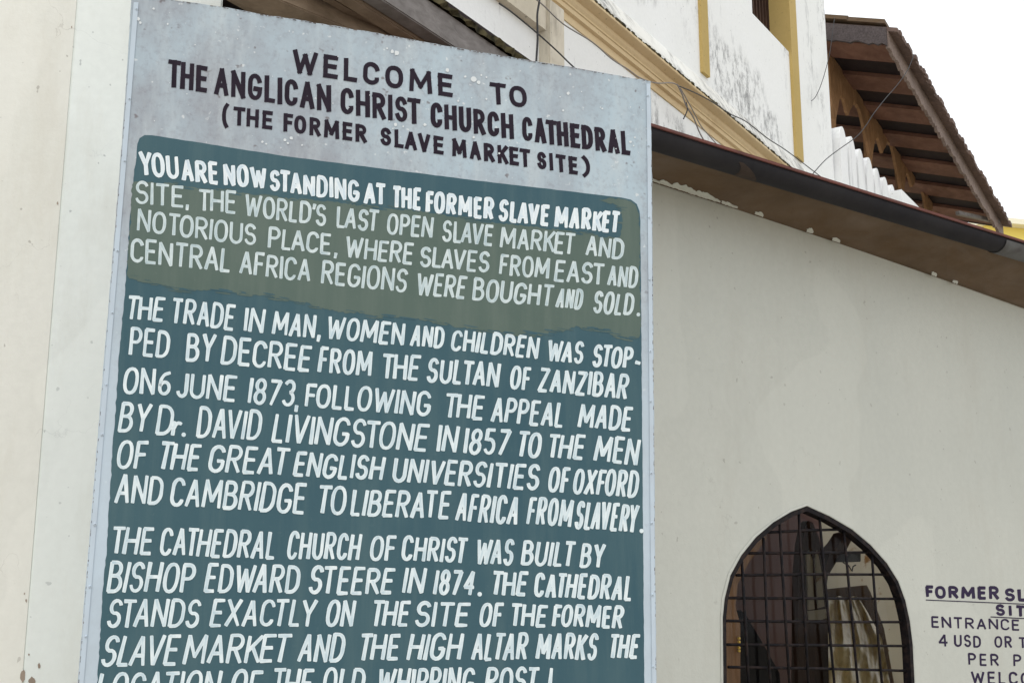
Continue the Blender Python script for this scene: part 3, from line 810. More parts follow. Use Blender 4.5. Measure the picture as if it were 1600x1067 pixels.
def holed(outer, hole, pl, o0, o1):
    bm = bmesh.new()
    es = []
    loops = []
    for lp in (outer, hole):
        vs = [bm.verts.new(pl.at(s, z, o0)) for s, z in lp]
        loops.append(vs)
        es += [bm.edges.new((vs[i], vs[(i + 1) % len(vs)])) for i in range(len(vs))]
    bmesh.ops.triangle_fill(bm, use_beauty=True, edges=es)
    bm.verts.index_update()
    mb = MB()
    mb.v = [v.co.copy() for v in bm.verts]
    mb.f = [[v.index for v in f.verts] for f in bm.faces]
    nf = len(mb.f)
    n = len(mb.v)
    mb.v += [v + pl.n * (o1 - o0) for v in mb.v]
    mb.f += [[i + n for i in f[::-1]] for f in mb.f[:nf]]
    for vs in loops:
        idx = [v.index for v in vs]
        for i in range(len(idx)):
            a, b = idx[i], idx[(i + 1) % len(idx)]
            mb.f.append([a, b, b + n, a + n])
    bm.free()
    return mb


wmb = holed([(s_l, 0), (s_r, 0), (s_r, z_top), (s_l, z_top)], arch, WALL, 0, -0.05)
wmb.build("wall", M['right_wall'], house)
# frame and grille
fr = MB()
inner = []
cs = sum(a[0] for a in arch) / len(arch); cz = sum(a[1] for a in arch) / len(arch) - 0.05
for i, (s, z) in enumerate(arch):
    a, b = arch[i - 1], arch[(i + 1) % len(arch)]
    dx, dz = b[0] - a[0], b[1] - a[1]
    l = math.hypot(dx, dz)
    nx, nz = -dz / l, dx / l
    if nx * (cs - s) + nz * (cz - z) < 0:
        nx, nz = -nx, -nz
    inner.append((s + nx * 0.020, z + nz * 0.020))
n = len(arch)
rows = []
outerf = [(s + (i_[0] - s) * 0.06, z + (i_[1] - z) * 0.06) for (s, z), i_ in zip(arch, inner)]
for k in range(n + 1):
    i = k % n
    (s, z), (s2, z2) = outerf[i], inner[i]
    rows.append([WALL.at(s, z, -0.004), WALL.at(s, z, 0.006), WALL.at(s2, z2, 0.004), WALL.at(s2, z2, -0.035)])
fr.loft(rows)
win = fr.build("window", M['iron'], house)
win['label'] = "pointed window with an iron frame"
gr = MB()
cropp = lambda X, Y: (1100 + X / 3.557, 767 + Y / 3.557)
for a, b in (((210, 385), (253, 1200)), ((330, 258), (374, 1200)), ((420, 180), (484, 1200)), ((527, 128), (588, 1200)), ((640, 128), (736, 1200)), ((775, 205), (866, 1200)), ((930, 318), (1000, 1200))):
    gr.tube([WALL.hit(*cropp(*a), -0.012), WALL.hit(*cropp((a[0] + b[0]) / 2 + random.uniform(-3, 3), (a[1] + b[1]) / 2), -0.012), WALL.hit(*cropp(*b), -0.012)], 0.0055, 8)
for a, b in (((360, 229), (795, 212)), ((250, 345), (925, 340)), ((180, 467), (1040, 463)), ((130, 593), (1105, 598)), ((122, 720), (1130, 727)), ((128, 852), (1140, 860)), ((135, 977), (1145, 998)), ((138, 1105), (1150, 1135))):
    gr.tube([WALL.hit(*cropp(*a), -0.022), WALL.hit(*cropp((a[0] + b[0]) / 2, (a[1] + b[1]) / 2 + random.uniform(-3, 3)), -0.022), WALL.hit(*cropp(*b), -0.022)], 0.0055, 8)
gr.build("grille", M['iron'], win, smooth=True)
m = Mat("old_window_glass", 0.03, 0.5)
m.b.inputs["Transmission Weight"].default_value = 1.0
m.b.inputs["IOR"].default_value = 1.45
m.color((0.93, 0.94, 0.92))
tr = m.t.nodes.new("ShaderNodeBsdfTransparent"); gl = m.t.nodes.new("ShaderNodeBsdfGlossy"); gl.inputs["Roughness"].default_value = 0.05
lw = m.t.nodes.new("ShaderNodeValue"); lw.outputs[0].default_value = 0.012
mx = m.t.nodes.new("ShaderNodeMixShader")
tr.inputs[0].default_value = (0.90, 0.88, 0.85, 1)
m.link(lw.outputs[0], mx.inputs[0]); m.link(tr.outputs[0], mx.inputs[1]); m.link(gl.outputs[0], mx.inputs[2])
m.link(mx.outputs[0], m.t.nodes["Material Output"].inputs[0])
MB().add([WALL.at(s, z, -0.042) for s, z in arch], [list(range(n))]).build("pane", m.m, win)
# plaster lip round the opening, uneven
lp = MB()
rows = []
for i in list(range(9, -1, -1)) + list(range(n - 1, 9, -1)):
    s, z = arch[i]
    s2, z2 = inner[i]
    k = random.uniform(0.30, 0.55)
    rows.append([WALL.at(s - (s2 - s) * k, z - (z2 - z) * k, 0.0015), WALL.at(s - (s2 - s) * 0.12, z - (z2 - z) * 0.12, 0.008), WALL.at(s + (s2 - s) * 0.02, z + (z2 - z) * 0.02, 0.0025)])
lp.loft(rows).build("plaster_lip", M['right_wall'], win, smooth=True)
# eaves: stained board over the wall head, gutter with red rim
fa = MB()
xs_ = [700, 860, 1000, 1060, 1120, 1180, 1240, 1300, 1360, 1420, 1480, 1540, 1600, 1700, 1850, 2050, 2250]
low = lambda x: 280 + (x - 1020) * 0.341 + (6 * math.sin((x - 1020) / 580 * 3.14) if 1020 < x < 1600 else 0) * -0.6
rows = []
for x in xs_:
    a = WALL.hit(x, low(x), 0.028)
    b = WALL.hit(x, 231 + (x - 1020) * 0.30, 0.24)
    e = (a + Z * 0.0 - WALL.n * 0.027)
    rows.append([e, a, b, b + Z * 0.02, e + Z * 0.12])
fa.loft(rows).build("eaves_board", M['fascia'], house)
gt = MB(); rim = MB()
rows = []; rrow = []
for x in xs_:
    c = WALL.hit(x, 199 + (x - 1020) * 0.312, 0.375)
    c = c - WALL.n * 0.054
    rows.append([c + WALL.n * 0.054 * math.cos(t) - Z * 0.054 * math.sin(t) for t in [math.pi * i / 12 for i in range(13)]]
                + [c + WALL.n * 0.050 * math.cos(t) - Z * 0.050 * math.sin(t) for t in [math.pi * (12 - i) / 12 for i in range(13)]])
    e = c + WALL.n * 0.054
    rrow.append([e + WALL.n * 0.008 - Z * 0.001, e + WALL.n * 0.010 + Z * 0.008, e - WALL.n * 0.03 + Z * 0.011, e - WALL.n * 0.03 - Z * 0.0])
gut = gt.loft(rows, closed=True).build("gutter", M['gutter'], house, smooth=True)
rim.loft(rrow, closed=True).build("rim", M['red'], gut)
# joint sleeve at the right and the old bracket near the board
sl = MB(); rows = []
for x in (1572, 1585, 1625):
    c = WALL.hit(x, 199 + (x - 1020) * 0.312, 0.375) - WALL.n * 0.054
    rows.append([c + WALL.n * 0.058 * math.cos(t) - Z * 0.058 * math.sin(t) for t in [math.pi * (0.06 + 0.88 * i / 10) for i in range(11)]])
sl.loft(rows).build("joint_sleeve", M['patch'], gut, smooth=True)
br = MB(); rows = []
for i in range(11):
    u_ = i / 10
    t = math.pi * (0.16 + 0.80 * u_)
    r_ = []
    for x in (1156 + 26 * u_ + 3 * math.sin(9 * u_), 1164 + 66 * u_ ** 0.8 + 3 * math.sin(7 * u_)):
        c = WALL.hit(x, 199 + (x - 1020) * 0.312, 0.375) - WALL.n * 0.054
        r_.append(c + WALL.n * 0.0555 * math.cos(t) - Z * 0.0555 * math.sin(t))
    rows.append(r_)
br.loft(rows)
br.build("bracket", M['bracket'], gut)
# roof sheet rising behind the gutter, cut short to let skylight into the room
rf = MB(); rows = []
for x in xs_:
    c = WALL.hit(x, 199 + (x - 1020) * 0.312, 0.375) - WALL.n * 0.06
    rows.append([c + Z * 0.012, c - WALL.n * 0.5 + Z * 0.09, c - WALL.n * 0.5 + Z * 0.06, c - Z * 0.018])
rf.loft(rows, closed=True).build("roof", M['red'], house)
# ragged white plaster where wall meets board
rnd = random.Random(4)
def on_board(x, y, off):
    yb = 231 + (x - 1020) * 0.30
    p0, p1_ = WALL.hit(x, low(x), 0.028), WALL.hit(x, yb, 0.24)
    t = (low(x) - y) / (low(x) - yb)
    return p0 + (p1_ - p0) * t - Z * off + WALL.n * off


for (x0, x1, th) in ((1019, 1125, 8), (1127, 1152, 4), (1179, 1192, 6), (1260, 1270, 7), (1300, 1312, 3), (1455, 1463, 3), (1488, 1496, 3)):
    k_ = max(5, int((x1 - x0) / 2.2))
    xs2 = [x0 + (x1 - x0) * i / k_ for i in range(k_ + 1)]
    drift = 0; top_ = []
    for i, x in enumerate(xs2):
        drift = 0.72 * drift + rnd.uniform(-0.30, 0.30)
        env = math.sin(3.1416 * min(1, max(0.06, (x - x0 + 1) / (x1 - x0 + 2)))) ** 0.5
        top_.append(on_board(x, low(x) - th * env * max(0.12, 0.62 + drift), 0.0012))
    bot_ = [WALL.hit(x, low(x) + 3.0 + rnd.uniform(0, 1.4), 0.0305) for x in xs2]
    mid_ = [on_board(x, low(x) - 0.2, 0.004) for x in xs2]
    MB().loft([top_, mid_, bot_]).build("plaster_lump", M['right_wall'], house)
dk = MB()  # uneven dark line just below the eaves board
for (x0, x1) in ((1125, 1290), (1310, 1620)):
    pts = [(x0 + (x1 - x0) * i / 40) for i in range(41)]
    up_ = [(x, low(x) + 0.0) for x in pts]; lo_ = [(x, low(x) + rnd.uniform(0.8, 3.2)) for x in pts[::-1]]
    dk.add([WALL.hit(x, y, 0.0025) for x, y in up_ + lo_], [list(range(82))])
dk.build("dark_line", M['moss'], house)
# wall lettering
VL = [
    ([("FORMER", 1446, 934, 1561.5, 937.3, 20, 21.5), ("SLAVE", 1569.6, 938.5, 1662, 942, 21, 21), ("MARKET", 1672, 942, 1790, 946, 21, 21)], 5.1, 0.22),
    ([("SITE", 1555.5, 962, 1622, 964.5, 18.5, 18.5)], 4.8, 0.34),
    ([("ENTRANCE", 1455, 980.5, 1593.5, 985.3, 18.5, 18), ("FEE", 1612, 986, 1655, 988, 18, 18)], 3.1, 0.24),
    ([("4", 1466, 1009.7, 1481.5, 1010, 20, 20), ("USD", 1490.5, 1010, 1533, 1011.3, 19.5, 19), ("OR", 1553.5, 1011.5, 1581.5, 1012, 18.5, 18.5), ("TSH", 1591, 1012.5, 1640, 1014, 18, 18)], 3.1, 0.28),
    ([("PER", 1512.5, 1038.7, 1561, 1040.3, 19.5, 19.5), ("PERSON", 1583, 1040.3, 1690, 1043, 19, 19)], 3.1, 0.38),
    ([("WELCOME", 1517, 1067.5, 1652, 1071, 20, 20)], 3.4, 0.30),
]
for wd, sw, gp in VL:
    line(wd, house, WALL, 0.0007, M['violet_letter'], sw, (-0.05, -0.04), True, gp, 0.7, "wall_lettering")
ul = MB()
for a, b in (((1447, 936.8), (1800, 950.5)), ((1548, 963.2), (1640, 966.6))):
    r_ = ribbon([a, ((a[0] + b[0]) / 2, (a[1] + b[1]) / 2 + 0.6), b], 0.75, False, True, 0.1)
    ul.add([WALL.hit(v[0], v[1], 0.0012) for v in r_[0]], r_[1])
ul.build("underlines", M['violet_letter'], house, fix=False)
# the room behind the window
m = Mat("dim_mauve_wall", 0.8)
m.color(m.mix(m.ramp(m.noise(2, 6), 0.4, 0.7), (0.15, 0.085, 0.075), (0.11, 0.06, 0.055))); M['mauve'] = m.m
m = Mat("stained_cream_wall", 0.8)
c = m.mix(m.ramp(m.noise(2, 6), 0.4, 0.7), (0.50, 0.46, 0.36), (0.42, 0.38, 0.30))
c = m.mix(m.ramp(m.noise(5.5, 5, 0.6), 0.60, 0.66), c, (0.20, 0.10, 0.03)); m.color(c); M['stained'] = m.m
ss = lambda x: WALL.sz(x, 980)[0]
sL, sRm = ss(1100), ss(1900)
rm = MB()
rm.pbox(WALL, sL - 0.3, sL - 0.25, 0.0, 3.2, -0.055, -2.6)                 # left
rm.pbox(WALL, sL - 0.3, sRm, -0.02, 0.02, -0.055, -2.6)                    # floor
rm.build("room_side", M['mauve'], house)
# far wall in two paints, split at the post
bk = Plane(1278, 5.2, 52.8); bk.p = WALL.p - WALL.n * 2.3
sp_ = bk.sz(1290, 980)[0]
MB().pbox(WALL, sL - 0.3, bk.sz(1215, 980)[0], 3.02, 3.08, -0.055, -2.6).build("added_ceiling", M['mauve'], house)  # added to darken the room's left; stops short so skylight reaches the cloth
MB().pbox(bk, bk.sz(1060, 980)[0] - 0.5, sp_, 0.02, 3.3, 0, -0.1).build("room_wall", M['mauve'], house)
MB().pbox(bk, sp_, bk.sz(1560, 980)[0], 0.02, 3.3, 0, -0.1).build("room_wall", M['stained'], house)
# things in the room
po_ = Plane(1278, 5.2, 52.8); po_.p = WALL.p - WALL.n * 0.75
pp = po_.hit(1270, 980); pp.z = 0.02
gp_ = thing("pointed_panel", pp, "dark wooden pointed panel with two pale lancet openings, seen through the barred window", "wooden panel")
C2 = lambda X, Y: po_.hit(1100 + X / 3.557, 767 + Y / 3.557)
outl = [(520, 1300), (525, 480), (540, 300), (560, 200), (580, 165), (605, 175), (640, 260), (665, 400), (690, 700), (700, 1300)]
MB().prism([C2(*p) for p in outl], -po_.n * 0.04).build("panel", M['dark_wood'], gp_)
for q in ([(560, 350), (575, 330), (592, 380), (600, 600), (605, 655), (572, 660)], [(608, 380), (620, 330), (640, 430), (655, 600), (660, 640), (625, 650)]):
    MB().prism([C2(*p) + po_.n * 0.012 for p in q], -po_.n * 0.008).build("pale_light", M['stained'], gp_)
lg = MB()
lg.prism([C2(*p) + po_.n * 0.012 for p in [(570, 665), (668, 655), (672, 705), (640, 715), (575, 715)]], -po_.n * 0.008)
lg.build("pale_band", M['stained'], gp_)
pq = Plane(1278, 5.2, 52.8); pq.p = WALL.p - WALL.n * 0.95
C3 = lambda X, Y: pq.hit(1100 + X / 3.557, 767 + Y / 3.557)
db = pq.hit(1350, 980); db.z = 0.02
brd = thing("draped_board", db, "brown framed board draped with crumpled golden cloth, leaning inside the barred window", "draped board")
MB().prism([C3(*p) for p in [(682, 545), (905, 522), (925, 560), (1000, 760), (1100, 1300), (700, 1300)]], -pq.n * 0.03).build("frame", M['mid_wood'], brd)
cl = MB(); rows = []
rnd = random.Random(12)
NX, NY = 46, 46
for j in range(NY + 1):
    v = j / NY
    y = 590 + v * 700
    xl = 686 + 12 * v
    xr = 850 + 95 * min(1, v * 3) ** 0.8 + 130 * v
    row = []
    for i in range(NX + 1):
        u = i / NX
        fold = 0.018 * math.sin(u * 19 + 2.2 * math.sin(v * 5)) + 0.010 * math.sin(u * 41 + v * 9) + 0.016 * max(0, math.sin(v * 17 + u * 2.5 + 0.7 * math.sin(u * 9))) ** 5 + rnd.uniform(-0.003, 0.003)
        row.append(pq.hit(1100 + (xl + (xr - xl) * u) / 3.557, 767 + (y + 8 * math.sin(u * 12)) / 3.557, 0.03 + fold * 0.8 + 0.55 * v))
    rows.append(row)
m = Mat("crumpled_gold_cloth", 0.35, 0.5)
c = m.mix(m.ramp(m.noise(7, 5, 0.6, vec=m.vec((2.5, 2.5, 0.6))), 0.38, 0.66), (0.88, 0.74, 0.40), (0.64, 0.48, 0.20)); m.color(c); M['cloth'] = m.m
cl.loft(rows).build("cloth", M['cloth'], brd, smooth=True)
pr = Plane(1278, 5.2, 52.8); pr.p = WALL.p - WALL.n * 1.5
C4 = lambda X, Y: pr.hit(1100 + X / 3.557, 767 + Y / 3.557)
tag(MB().prism([C4(*p) for p in [(850, 215), (790, 330), (735, 395), (690, 470), (676, 560), (655, 560), (668, 430), (700, 350), (760, 285), (795, 230)]], -pr.n * 0.10).build("curved_brace", M['dark_wood']), "dark curved wooden brace near the apex of the barred window", "brace")
fx = thing("wall_lamp", C4(770, 400), "small grey box lamp with loose cable, high inside the barred window", "lamp")
MB().prism([C4(*p) for p in [(720, 395), (760, 345), (812, 345), (812, 395)]], pr.n * 0.08).build("housing", M['patch'], fx, bevel=0.004)
MB().tube([C4(*p) + pr.n * 0.05 for p in [(735, 398), (765, 415), (785, 445), (790, 420), (805, 412)]], 0.004, 6).build("cable", M['cable'], fx)
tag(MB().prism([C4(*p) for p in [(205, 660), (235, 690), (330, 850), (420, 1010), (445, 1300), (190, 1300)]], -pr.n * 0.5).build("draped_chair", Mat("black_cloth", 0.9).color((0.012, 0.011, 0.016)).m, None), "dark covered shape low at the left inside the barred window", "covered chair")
pj = Plane(1278, 5.2, 52.8); pj.p = WALL.p - WALL.n * 0.10
C5 = lambda X, Y: pj.hit(1100 + X / 3.557, 767 + Y / 3.557)
sh = thing("wooden_shutter", C5(170, 1300), "brown wooden shutter edge with brass hinge, left side of the barred window", "shutter")
MB().prism([C5(*p) for p in [(120, 560), (150, 480), (215, 380), (330, 240), (352, 262), (250, 400), (190, 520), (178, 640), (205, 740), (205, 1300), (120, 1300)]], -pj.n * 0.05).build("leaf", M['mid_wood'], sh, bevel=0.003)
hg = MB()
for Y in (815, 835, 850, 868, 885):
    hg.tube([C5(182, Y) + pj.n * 0.008, C5(190, Y + 3) + pj.n * 0.008], 0.005, 8)
hg.build("hinge", Mat("brass", 0.25, 0.6).color((0.65, 0.45, 0.08)).m, sh)

# ------------------------------------------------------------------ porch canopy between pier and building
zb = 3.62
cb = hit_z(560, 40, zb); cb.z = 0
porch = thing("porch_canopy", cb, "old timber porch canopy with dark rafters showing above the head of the board", "canopy")
dC = CH.d
nC = CH.n
p1 = hit_z(655, 38, zb)
a, b = p1 - dC * 0.42, p1 + dC * 1.5
u_in = -nC
MB().hexa([a, b, b + u_in * 0.062, a + u_in * 0.062], [q + Z * 0.115 for q in (a, b, b + u_in * 0.062, a + u_in * 0.062)]).build("edge_beam", M['grey_beam'], porch, bevel=0.004)
MB().hexa([a + u_in * 0.063 - Z * 0.012, b + u_in * 0.063 - Z * 0.012, b + u_in * 0.12 - Z * 0.012, a + u_in * 0.12 - Z * 0.012],
          [q + Z * 0.09 for q in (a + u_in * 0.063, b + u_in * 0.063, b + u_in * 0.12, a + u_in * 0.12)]).build("inner_beam", M['brown_beam'], porch, bevel=0.004)
mo = MB(); rnd = random.Random(5)
N = 60; rows = []
for i in range(N + 1):
    q = a + (b - a) * (i / N) + Z * 0.116
    rows.append([q + nC * (0.004 + rnd.uniform(0, 0.016)) - Z * rnd.uniform(0, 0.008), q + nC * rnd.uniform(0.008, 0.03) + Z * rnd.uniform(0.008, 0.024), q - nC * 0.05 + Z * rnd.uniform(0.015, 0.032), q - nC * 0.06])
mo.loft(rows).build("mossy_edge", M['moss'], porch)
for (x0, y0, x1, y1, wd, zz) in ((445, 0, 560, 47, 0.115, 0.0), (365, -20, 470, 40, 0.05, 0.02), (545, 0, 640, 56, 0.04, 0.05)):
    q0, q1 = hit_z(x0, y0, zb + zz), hit_z(x1, y1, zb + zz)
    dd = (q1 - q0).normalized()
    MB().beam(q0 - dd * 0.25, q1 + dd * 1.4, wd, 0.09).build("rafter", M['brown_beam'], porch, bevel=0.004)
for k in range(7):
    q = p1 + dC * (-0.36 + 0.29 * k) + Z * 0.125
    MB().beam(q + u_in * 0.09, q + u_in * 1.55, 0.045, 0.028).build("lath", M['brown_beam'], porch)
r0 = [a + Z * 0.145, b + Z * 0.145, b + u_in * 1.7 + Z * 0.145, a + u_in * 1.7 + Z * 0.145]
r0[0] += u_in * 0.02; r0[1] += u_in * 0.02
MB().hexa(r0, [q + Z * 0.03 for q in r0]).build("roof_deck", M['soffit_shade'], porch)

# ------------------------------------------------------------------ the church
cbase = CH.hit(1000, 980); cbase.z = 0
church = thing("church", cbase, "tall whitewashed church with ochre cornice and strips rising behind the board and gutter", "church")
sW0 = CH.sz(380, 60)[0]
sW1 = CH.sz(1297, 165)[0]
wl, wr = CH.sz(1176, 30)[0], CH.sz(1233, 82)[0]
zw = CH.sz(1233, 82)[1]
ZT = 9.0
cw = MB()
cw.pbox(CH, sW0, wl, 0, ZT, 0, -0.5)
cw.pbox(CH, wl, wr, 0, zw, 0, -0.5)
cw.pbox(CH, wl, wr, zw + 1.9, ZT, 0, -0.5)
cw.pbox(CH, wr, sW1, 0, ZT, 0, -0.5)
cw.build("wall", M['church'], church)
# barred upper window with an ochre reveal
wj = MB()
wj.pbox(CH, wr - 0.004, wr + 0.05, zw + 0.001, zw + 1.9, 0.004, -0.18)
uw = wj.build("upper_window", M['ochre_strip'], church)
MB().pbox(CH, wl + 0.002, wr - 0.006, zw + 0.002, zw + 1.88, -0.21, -0.25).build("pane", Mat("dark_room", 0.4).color((0.02, 0.018, 0.022)).m, uw)
bb = MB()
k = wl + 0.02
while k < wr:
    bb.pbox(CH, k, k + 0.022, zw + 0.001, zw + 1.9, -0.165, -0.188)
    k += 0.075
bb.build("bars", M['dark_wood'], uw)
# strips
for x, yb in ((1099.5, 118), (1246.5, 250)):
    s, z = CH.sz(x, yb)
    hw_ = 0.5 * abs(CH.sz(x + 5.2, yb)[0] - CH.sz(x - 5.2, yb)[0])
    MB().pbox(CH, s - hw_, s + hw_, z, ZT, -0.05, 0.025).build("ochre_strip", M['ochre_strip'], church)
# cornice: profile (offset, z) swept along the wall
zc0 = CH.sz(1100, 240 - 56)[1]
zA = CH.sz(1100, 147, 0.112)[1]      # upper outer edge
zB = CH.sz(1100, 205, 0.0)[1]       # foot on the wall
H = zA - zB
prof = [(-0.02, 0.0), (0.010, 0.0), (0.012, 0.26), (0.034, 0.30), (0.036, 0.46), (0.044, 0.48), (0.044, 0.53), (0.039, 0.56), (0.052, 0.66), (0.054, 0.80), (0.106, 0.88), (0.112, 0.90), (0.112, 1.0), (-0.02, 1.0)]
cn = MB(); rows = []
NS = 90
rnd = random.Random(2)
for i in range(NS + 1):
    s = sW0 + 0.0 + (sW1 + 0.10 - sW0) * i / NS
    rows.append([CH.at(s, zB + H * q, o_) for o_, q in prof])
cor = cn.loft(rows, closed=True).build("cornice", M['ochre'], church)
# weathered ledge on top of the cornice
lg = MB(); rows = []
zt = zA + 0.001
for i in range(NS + 1):
    s = sW0 + (sW1 + 0.10 - sW0) * i / NS
    j = 0.0
    rows.append([CH.at(s, zt, -0.02), CH.at(s, zt, 0.105 + j), CH.at(s, zt + 0.04 + j, 0.10 + j), CH.at(s, zt + 0.19 + j, 0.026), CH.at(s, zt + 0.25, -0.02)])
lg.loft(rows, closed=True).build("ledge", M['ledge'], church)
gmb = MB()
for i in range(NS * 3):
    s = sW0 + (sW1 - sW0) * (i + rnd.random()) / (NS * 3)
    gmb.pbox(CH, s, s + rnd.uniform(0.01, 0.04), zt - 0.004, zt + rnd.uniform(0.002, 0.014), 0.09, 0.111 + rnd.uniform(0, 0.008))
gmb.build("grime_on_cornice", M['moss'], church)
# pilaster under the cornice, and the lower white string
s0, s1 = CH.sz(842, 60)[0], CH.sz(866, 60)[0]
MB().pbox(CH, s0, s1, 0, zB - 0.001, -0.05, 0.07).build("pilaster", M['beige'], church, bevel=0.006)
s0, s1 = CH.sz(600, 60)[0], CH.sz(842, 60)[0]
MB().pbox(CH, s0, s1 - 0.002, zB - 0.20, zB - 0.001, -0.05, 0.05).build("string_course", M['beige'], church)
# parapet beyond the corner with a row of round topped merlons and an end block
tops = [(1303, 181), (1312.5, 190), (1324, 205), (1337, 220), (1350, 236), (1362.5, 254), (1374.5, 266), (1386, 279), (1397, 289)]
zm = sum(CH.sz(*t)[1] for t in tops) / len(tops)
zbase = CH.sz(1390, 330)[1]
sE = CH.sz(1470, 340)[0]
z_last_ = CH.sz(1398, 289, 0.05)[1]
MB().pbox(CH, sW1 + 0.001, sE, 0, z_last_ - 0.40, -0.03, -0.35).build("parapet_wall", M['white_fin'], church)
sa, sb = CH.sz(1301, 180)[0], CH.sz(1404, 295)[0]
NM = 8
z_first, z_last = CH.sz(1312, 193, 0.05)[1], CH.sz(1398, 297, 0.05)[1]
for k in range(NM):
    c0_ = sa + (sb - sa) * k / NM
    wd = (sb - sa) / NM
    x0_, x1_ = c0_ + 0.012, c0_ + wd - random.uniform(0.035, 0.055)
    zz = z_first + (z_last - z_first) * (k + 0.3) / (NM - 0.6) + random.uniform(-0.02, 0.02)
    outl = [(x0_, zm - 0.75), (x1_, zm - 0.75)] + [((x0_ + x1_) / 2 + (x1_ - x0_) / 2 * math.cos(t), zz - 0.20 + 0.20 * math.sin(t)) for t in [math.pi * i / 12 for i in range(13)]]
    MB().prism([CH.at(s, z, 0.05) for s, z in outl], -nC * 0.30).build("merlon", M['white_fin'], church)
s0, z0 = CH.sz(1372, 303, 0.18)
s1, z1 = CH.sz(1412, 299, 0.18)
MB().pbox(CH, CH.sz(1385, 303)[0], sb + 0.55, 0, CH.sz(1405, 303, 0.1)[1], -0.28, 0.16).build("end_block", M['white_fin'], church)

# ------------------------------------------------------------------ verandah roof beyond the church corner
K = 1.35
EV = Plane(1485, 9.6 * K, 32.0)
ev0, ev1 = EV.hit(1386, 52), EV.hit(1566, 356)
slope = 0.34
rdir = (-nC + Z * slope).normalized()       # up the slope, inwards
ver_b = EV.hit(1450, 980); ver_b.z = 0
ver = thing("verandah_roof", ver_b, "brown timber verandah roof with carved valance, jutting past the white church corner", "roof")
LEN = 3.4
MB().hexa([ev0, ev1, ev1 + rdir * LEN, ev0 + rdir * LEN], [q + Z * 0.02 for q in (ev0, ev1, ev1 + rdir * LEN, ev0 + rdir * LEN)]).build("decking", M['soffit_shade'], ver)
NR = 7
for k in range(NR):
    t = (k + 0.5) / NR
    q = ev0 + (ev1 - ev0) * t
    wd = (ev1 - ev0).length / NR
    d_ = (ev1 - ev0).normalized()
    aa, bb_ = q - d_ * wd * 0.25, q + d_ * wd * 0.25
    lo = [aa + rdir * 0.05 - Z * 0.045, bb_ + rdir * 0.05 - Z * 0.045, bb_ + rdir * LEN - Z * 0.045, aa + rdir * LEN - Z * 0.045]
    MB().hexa(lo, [p + Z * 0.043 for p in lo]).build("roof_board", M['rafter'], ver)
# ragged tile edge above
rnd = random.Random(31)
te = MB()
N = 84
for k in range(N):
    q0 = ev0 + (ev1 - ev0) * (k / N); q1 = ev0 + (ev1 - ev0) * ((k + 0.96) / N)
    e_ = rnd.uniform(0.115, 0.155)
    r0 = [q0 - rdir * e_ + Z * 0.022, q1 - rdir * e_ + Z * 0.022, q1 + rdir * LEN + Z * 0.022, q0 + rdir * LEN + Z * 0.022]
    h_ = rnd.uniform(0.045, 0.06)
    te.hexa(r0, [p + Z * h_ for p in r0])
te.build("tiles", M['tile'], ver)
# lichen covered fascia with a toothed lower edge
fz = MB()
NF = 110
d_ = (ev1 - ev0)
up_ = [ev0 + d_ * (i / NF) + nC * 0.012 + Z * 0.020 for i in range(NF + 1)]
dn_ = [ev0 + d_ * (i / NF) + nC * 0.012 - Z * (0.15 + rnd.uniform(0, 0.06)) for i in range(NF + 1)]
fz.prism(up_ + dn_[::-1], -nC * 0.035)
fz.build("fascia", M['old_edge'], ver)
# near end: verge board and cap
v0, v1 = ev0 - d_.normalized() * 0.012, ev0 + rdir * 2.0 - d_.normalized() * 0.012
n2 = 40
up_ = [v0 + (v1 - v0) * (i / n2) + Z * 0.04 for i in range(n2 + 1)]
dn_ = [v0 + (v1 - v0) * (i / n2) - Z * (0.13 + rnd.uniform(0, 0.04)) for i in range(n2 + 1)]
MB().prism(up_ + dn_[::-1], -d_.normalized() * 0.03).build("verge_board", M['verge'], ver)
vt = MB()
for k in range(5):
    p0 = v0 + (v1 - v0) * (k / 5) + Z * (0.082 + 0.012 * (k % 2)); p1_ = v0 + (v1 - v0) * ((k + 1.03) / 5) + Z * (0.082 + 0.012 * (k % 2))
    dd = d_.normalized()
    vt.hexa([p0 - dd * 0.04, p1_ - dd * 0.04, p1_ + dd * 0.3, p0 + dd * 0.3], [p + Z * 0.045 for p in (p0 - dd * 0.04, p1_ - dd * 0.04, p1_ + dd * 0.3, p0 + dd * 0.3)])
vt.build("verge_tiles", M['fascia'], ver)
# carved valance hung below the boards: a plate with drooping tongues
FV = Plane(1395, 10.45 * K, 32.0)
f0, f1 = FV.hit(1290, 92), FV.hit(1500, 345)
MB().beam(f0 + Z * 0.05, f1 + Z * 0.05, 0.07, 0.30).build("valance_plate", M['fringe'], ver)
va = MB()
NV = 120
upl = []; dnl = []
for i in range(NV + 1):
    t = i / NV
    ph = (t * 4.6 + 0.25) % 1.0
    drop = 0.16 + 0.55 * max(0, 1 - abs(ph - 0.32) / 0.26) ** 1.1 + 0.26 * max(0, 1 - abs(ph - 0.70) / 0.2) + rnd.uniform(0, 0.035)
    q = f0 + (f1 - f0) * t
    upl.append(q + Z * 0.06 + nC * 0.04); dnl.append(q - Z * drop + nC * 0.04)
va.prism(upl + dnl[::-1], -nC * 0.035)
va.build("valance", M['fringe'], ver)
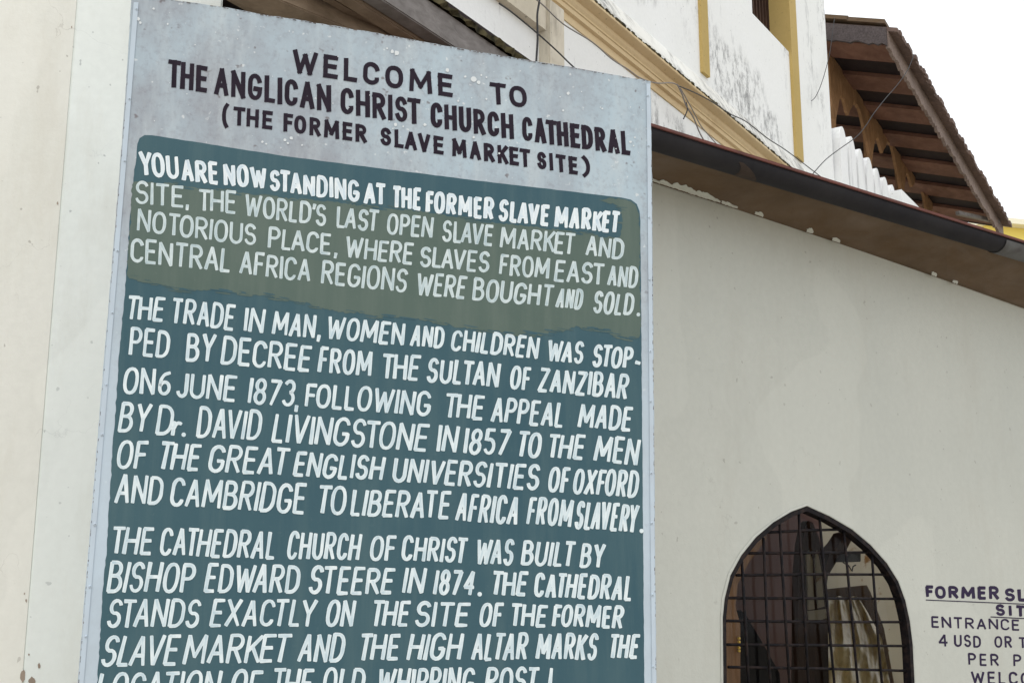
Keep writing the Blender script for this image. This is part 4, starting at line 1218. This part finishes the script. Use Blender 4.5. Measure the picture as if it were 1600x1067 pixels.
# posts under the valance and a back wall with its shade in the colour
for k in range(5):
    t = (k + 0.07) / 4.6
    if t > 1: continue
    q = f0 + (f1 - f0) * t
    MB().beam(Vector((q.x, q.y, 0)), q, 0.07, 0.07, up=Vector((0, 1, 0))).build("post", M['fringe'], ver)
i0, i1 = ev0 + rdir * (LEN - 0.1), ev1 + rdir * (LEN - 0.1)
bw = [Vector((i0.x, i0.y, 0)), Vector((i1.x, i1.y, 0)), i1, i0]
MB().prism(bw, -nC * 0.2).build("back_wall", M['soffit_shade'], ver)
q0, q1 = EV.hit(1496, 333, -0.25), EV.hit(1560, 347, 0.0)
MB().beam(q0, q1, 0.05, 0.05).build("end_lath", M['grey_beam'], ver)

# ------------------------------------------------------------------ far yellow house
YH = Plane(1600, 26, 75)
yb_ = YH.hit(1640, 980); yb_.z = 0
yh = thing("yellow_house", yb_, "bright yellow house wall far off at the right edge, past the roof end", "house")
s0, z1 = YH.sz(1540, 352)
MB().pbox(YH, s0, s0 + 9, 0, z1, 0, -6).build("wall", Mat("yellow_paint", 0.8).color((0.85, 0.68, 0.17)).m, yh)
MB().pbox(YH, s0 - 0.2, s0 + 9.2, z1 + 0.001, z1 + 0.12, 0.25, -6.2).build("roof_slab", Mat("pale_roof", 0.8).color((0.85, 0.80, 0.62)).m, yh)

# ------------------------------------------------------------------ cables
def smooth(pts, n=8):
    out = []
    P_ = [pts[0]] + list(pts) + [pts[-1]]
    for i in range(1, len(P_) - 2):
        p0, p1, p2, p3 = P_[i - 1], P_[i], P_[i + 1], P_[i + 2]
        for k in range(n):
            t = k / n
            out.append(tuple(0.5 * ((2 * b) + (-a + c) * t + (2 * a - 5 * b + 4 * c - d) * t * t + (-a + 3 * b - 3 * c + d) * t ** 3) for a, b, c, d in zip(p0, p1, p2, p3)))
    out.append(pts[-1])
    return out


def cable(pts, off, r, mat, label, plane=CH):
    q = [plane.hit(x, y, off) for x, y in smooth(pts)]
    o = MB().tube(q, r * 0.75, 7).build("cable", mat, None, smooth=True)
    tag(o, label, "cable", "loose cables on the church")


cable([(846, -30), (843, 0), (839.5, 25), (840, 60), (838, 96), (836, 140)], 0.135, 0.008, M['cable'], "thick dark cable dropping straight down beside the beige pilaster")
cable([(780, 6), (800, 20), (840, 53), (870, 80), (897, 106), (930, 133)], 0.12, 0.006, M['cable'], "dark cable slanting down across the pilaster to the board's top edge")
cable([(838, 0), (850, 10), (880, 38), (925, 66), (955, 92), (980, 108), (1000, 122), (1025, 130), (1050, 130), (1061, 135)], 0.135, 0.0055, M['grey_cable'], "thin grey wire sagging along the underside of the ochre cornice")
cable([(1058, 132), (1066, 148), (1072, 165), (1084, 185), (1092, 205), (1100, 220), (1110, 236)], 0.135, 0.0065, M['grey_cable'], "grey wire hanging from cornice knot down to the gutter, left strand")
cable([(1063, 138), (1080, 168), (1094, 195), (1106, 210), (1120, 226), (1132, 240)], 0.135, 0.005, M['grey_cable'], "grey wire hanging from cornice knot down to the gutter, right strand")
cable([(1072, 160), (1074, 172), (1068, 186)], 0.135, 0.006, M['cable'], "short dark wire end dangling under the cornice knot")
cable([(1061, 135), (1085, 145), (1110, 158), (1140, 178), (1165, 190), (1200, 217), (1232, 238), (1300, 290)], 0.135, 0.0055, M['cable'], "dark wire running along the mildewed ledge above the cornice")
cable([(1304, 28), (1301, 50), (1297, 80), (1290, 110), (1282, 135), (1274, 152), (1268, 158)], 0.05, 0.0045, M['cable'], "black wire curving from roof verge to a hole in the white wall")
FREE = Plane(1340, 8.2, 40)
cable([(1428, 86), (1418, 110), (1402, 133), (1383, 155), (1365, 178), (1352, 198), (1337, 215), (1312, 233), (1290, 250), (1270, 272), (1255, 290)], 0.0, 0.0042, M['cable'], "black wire looping across the brown verandah roof down to the gutter", FREE)
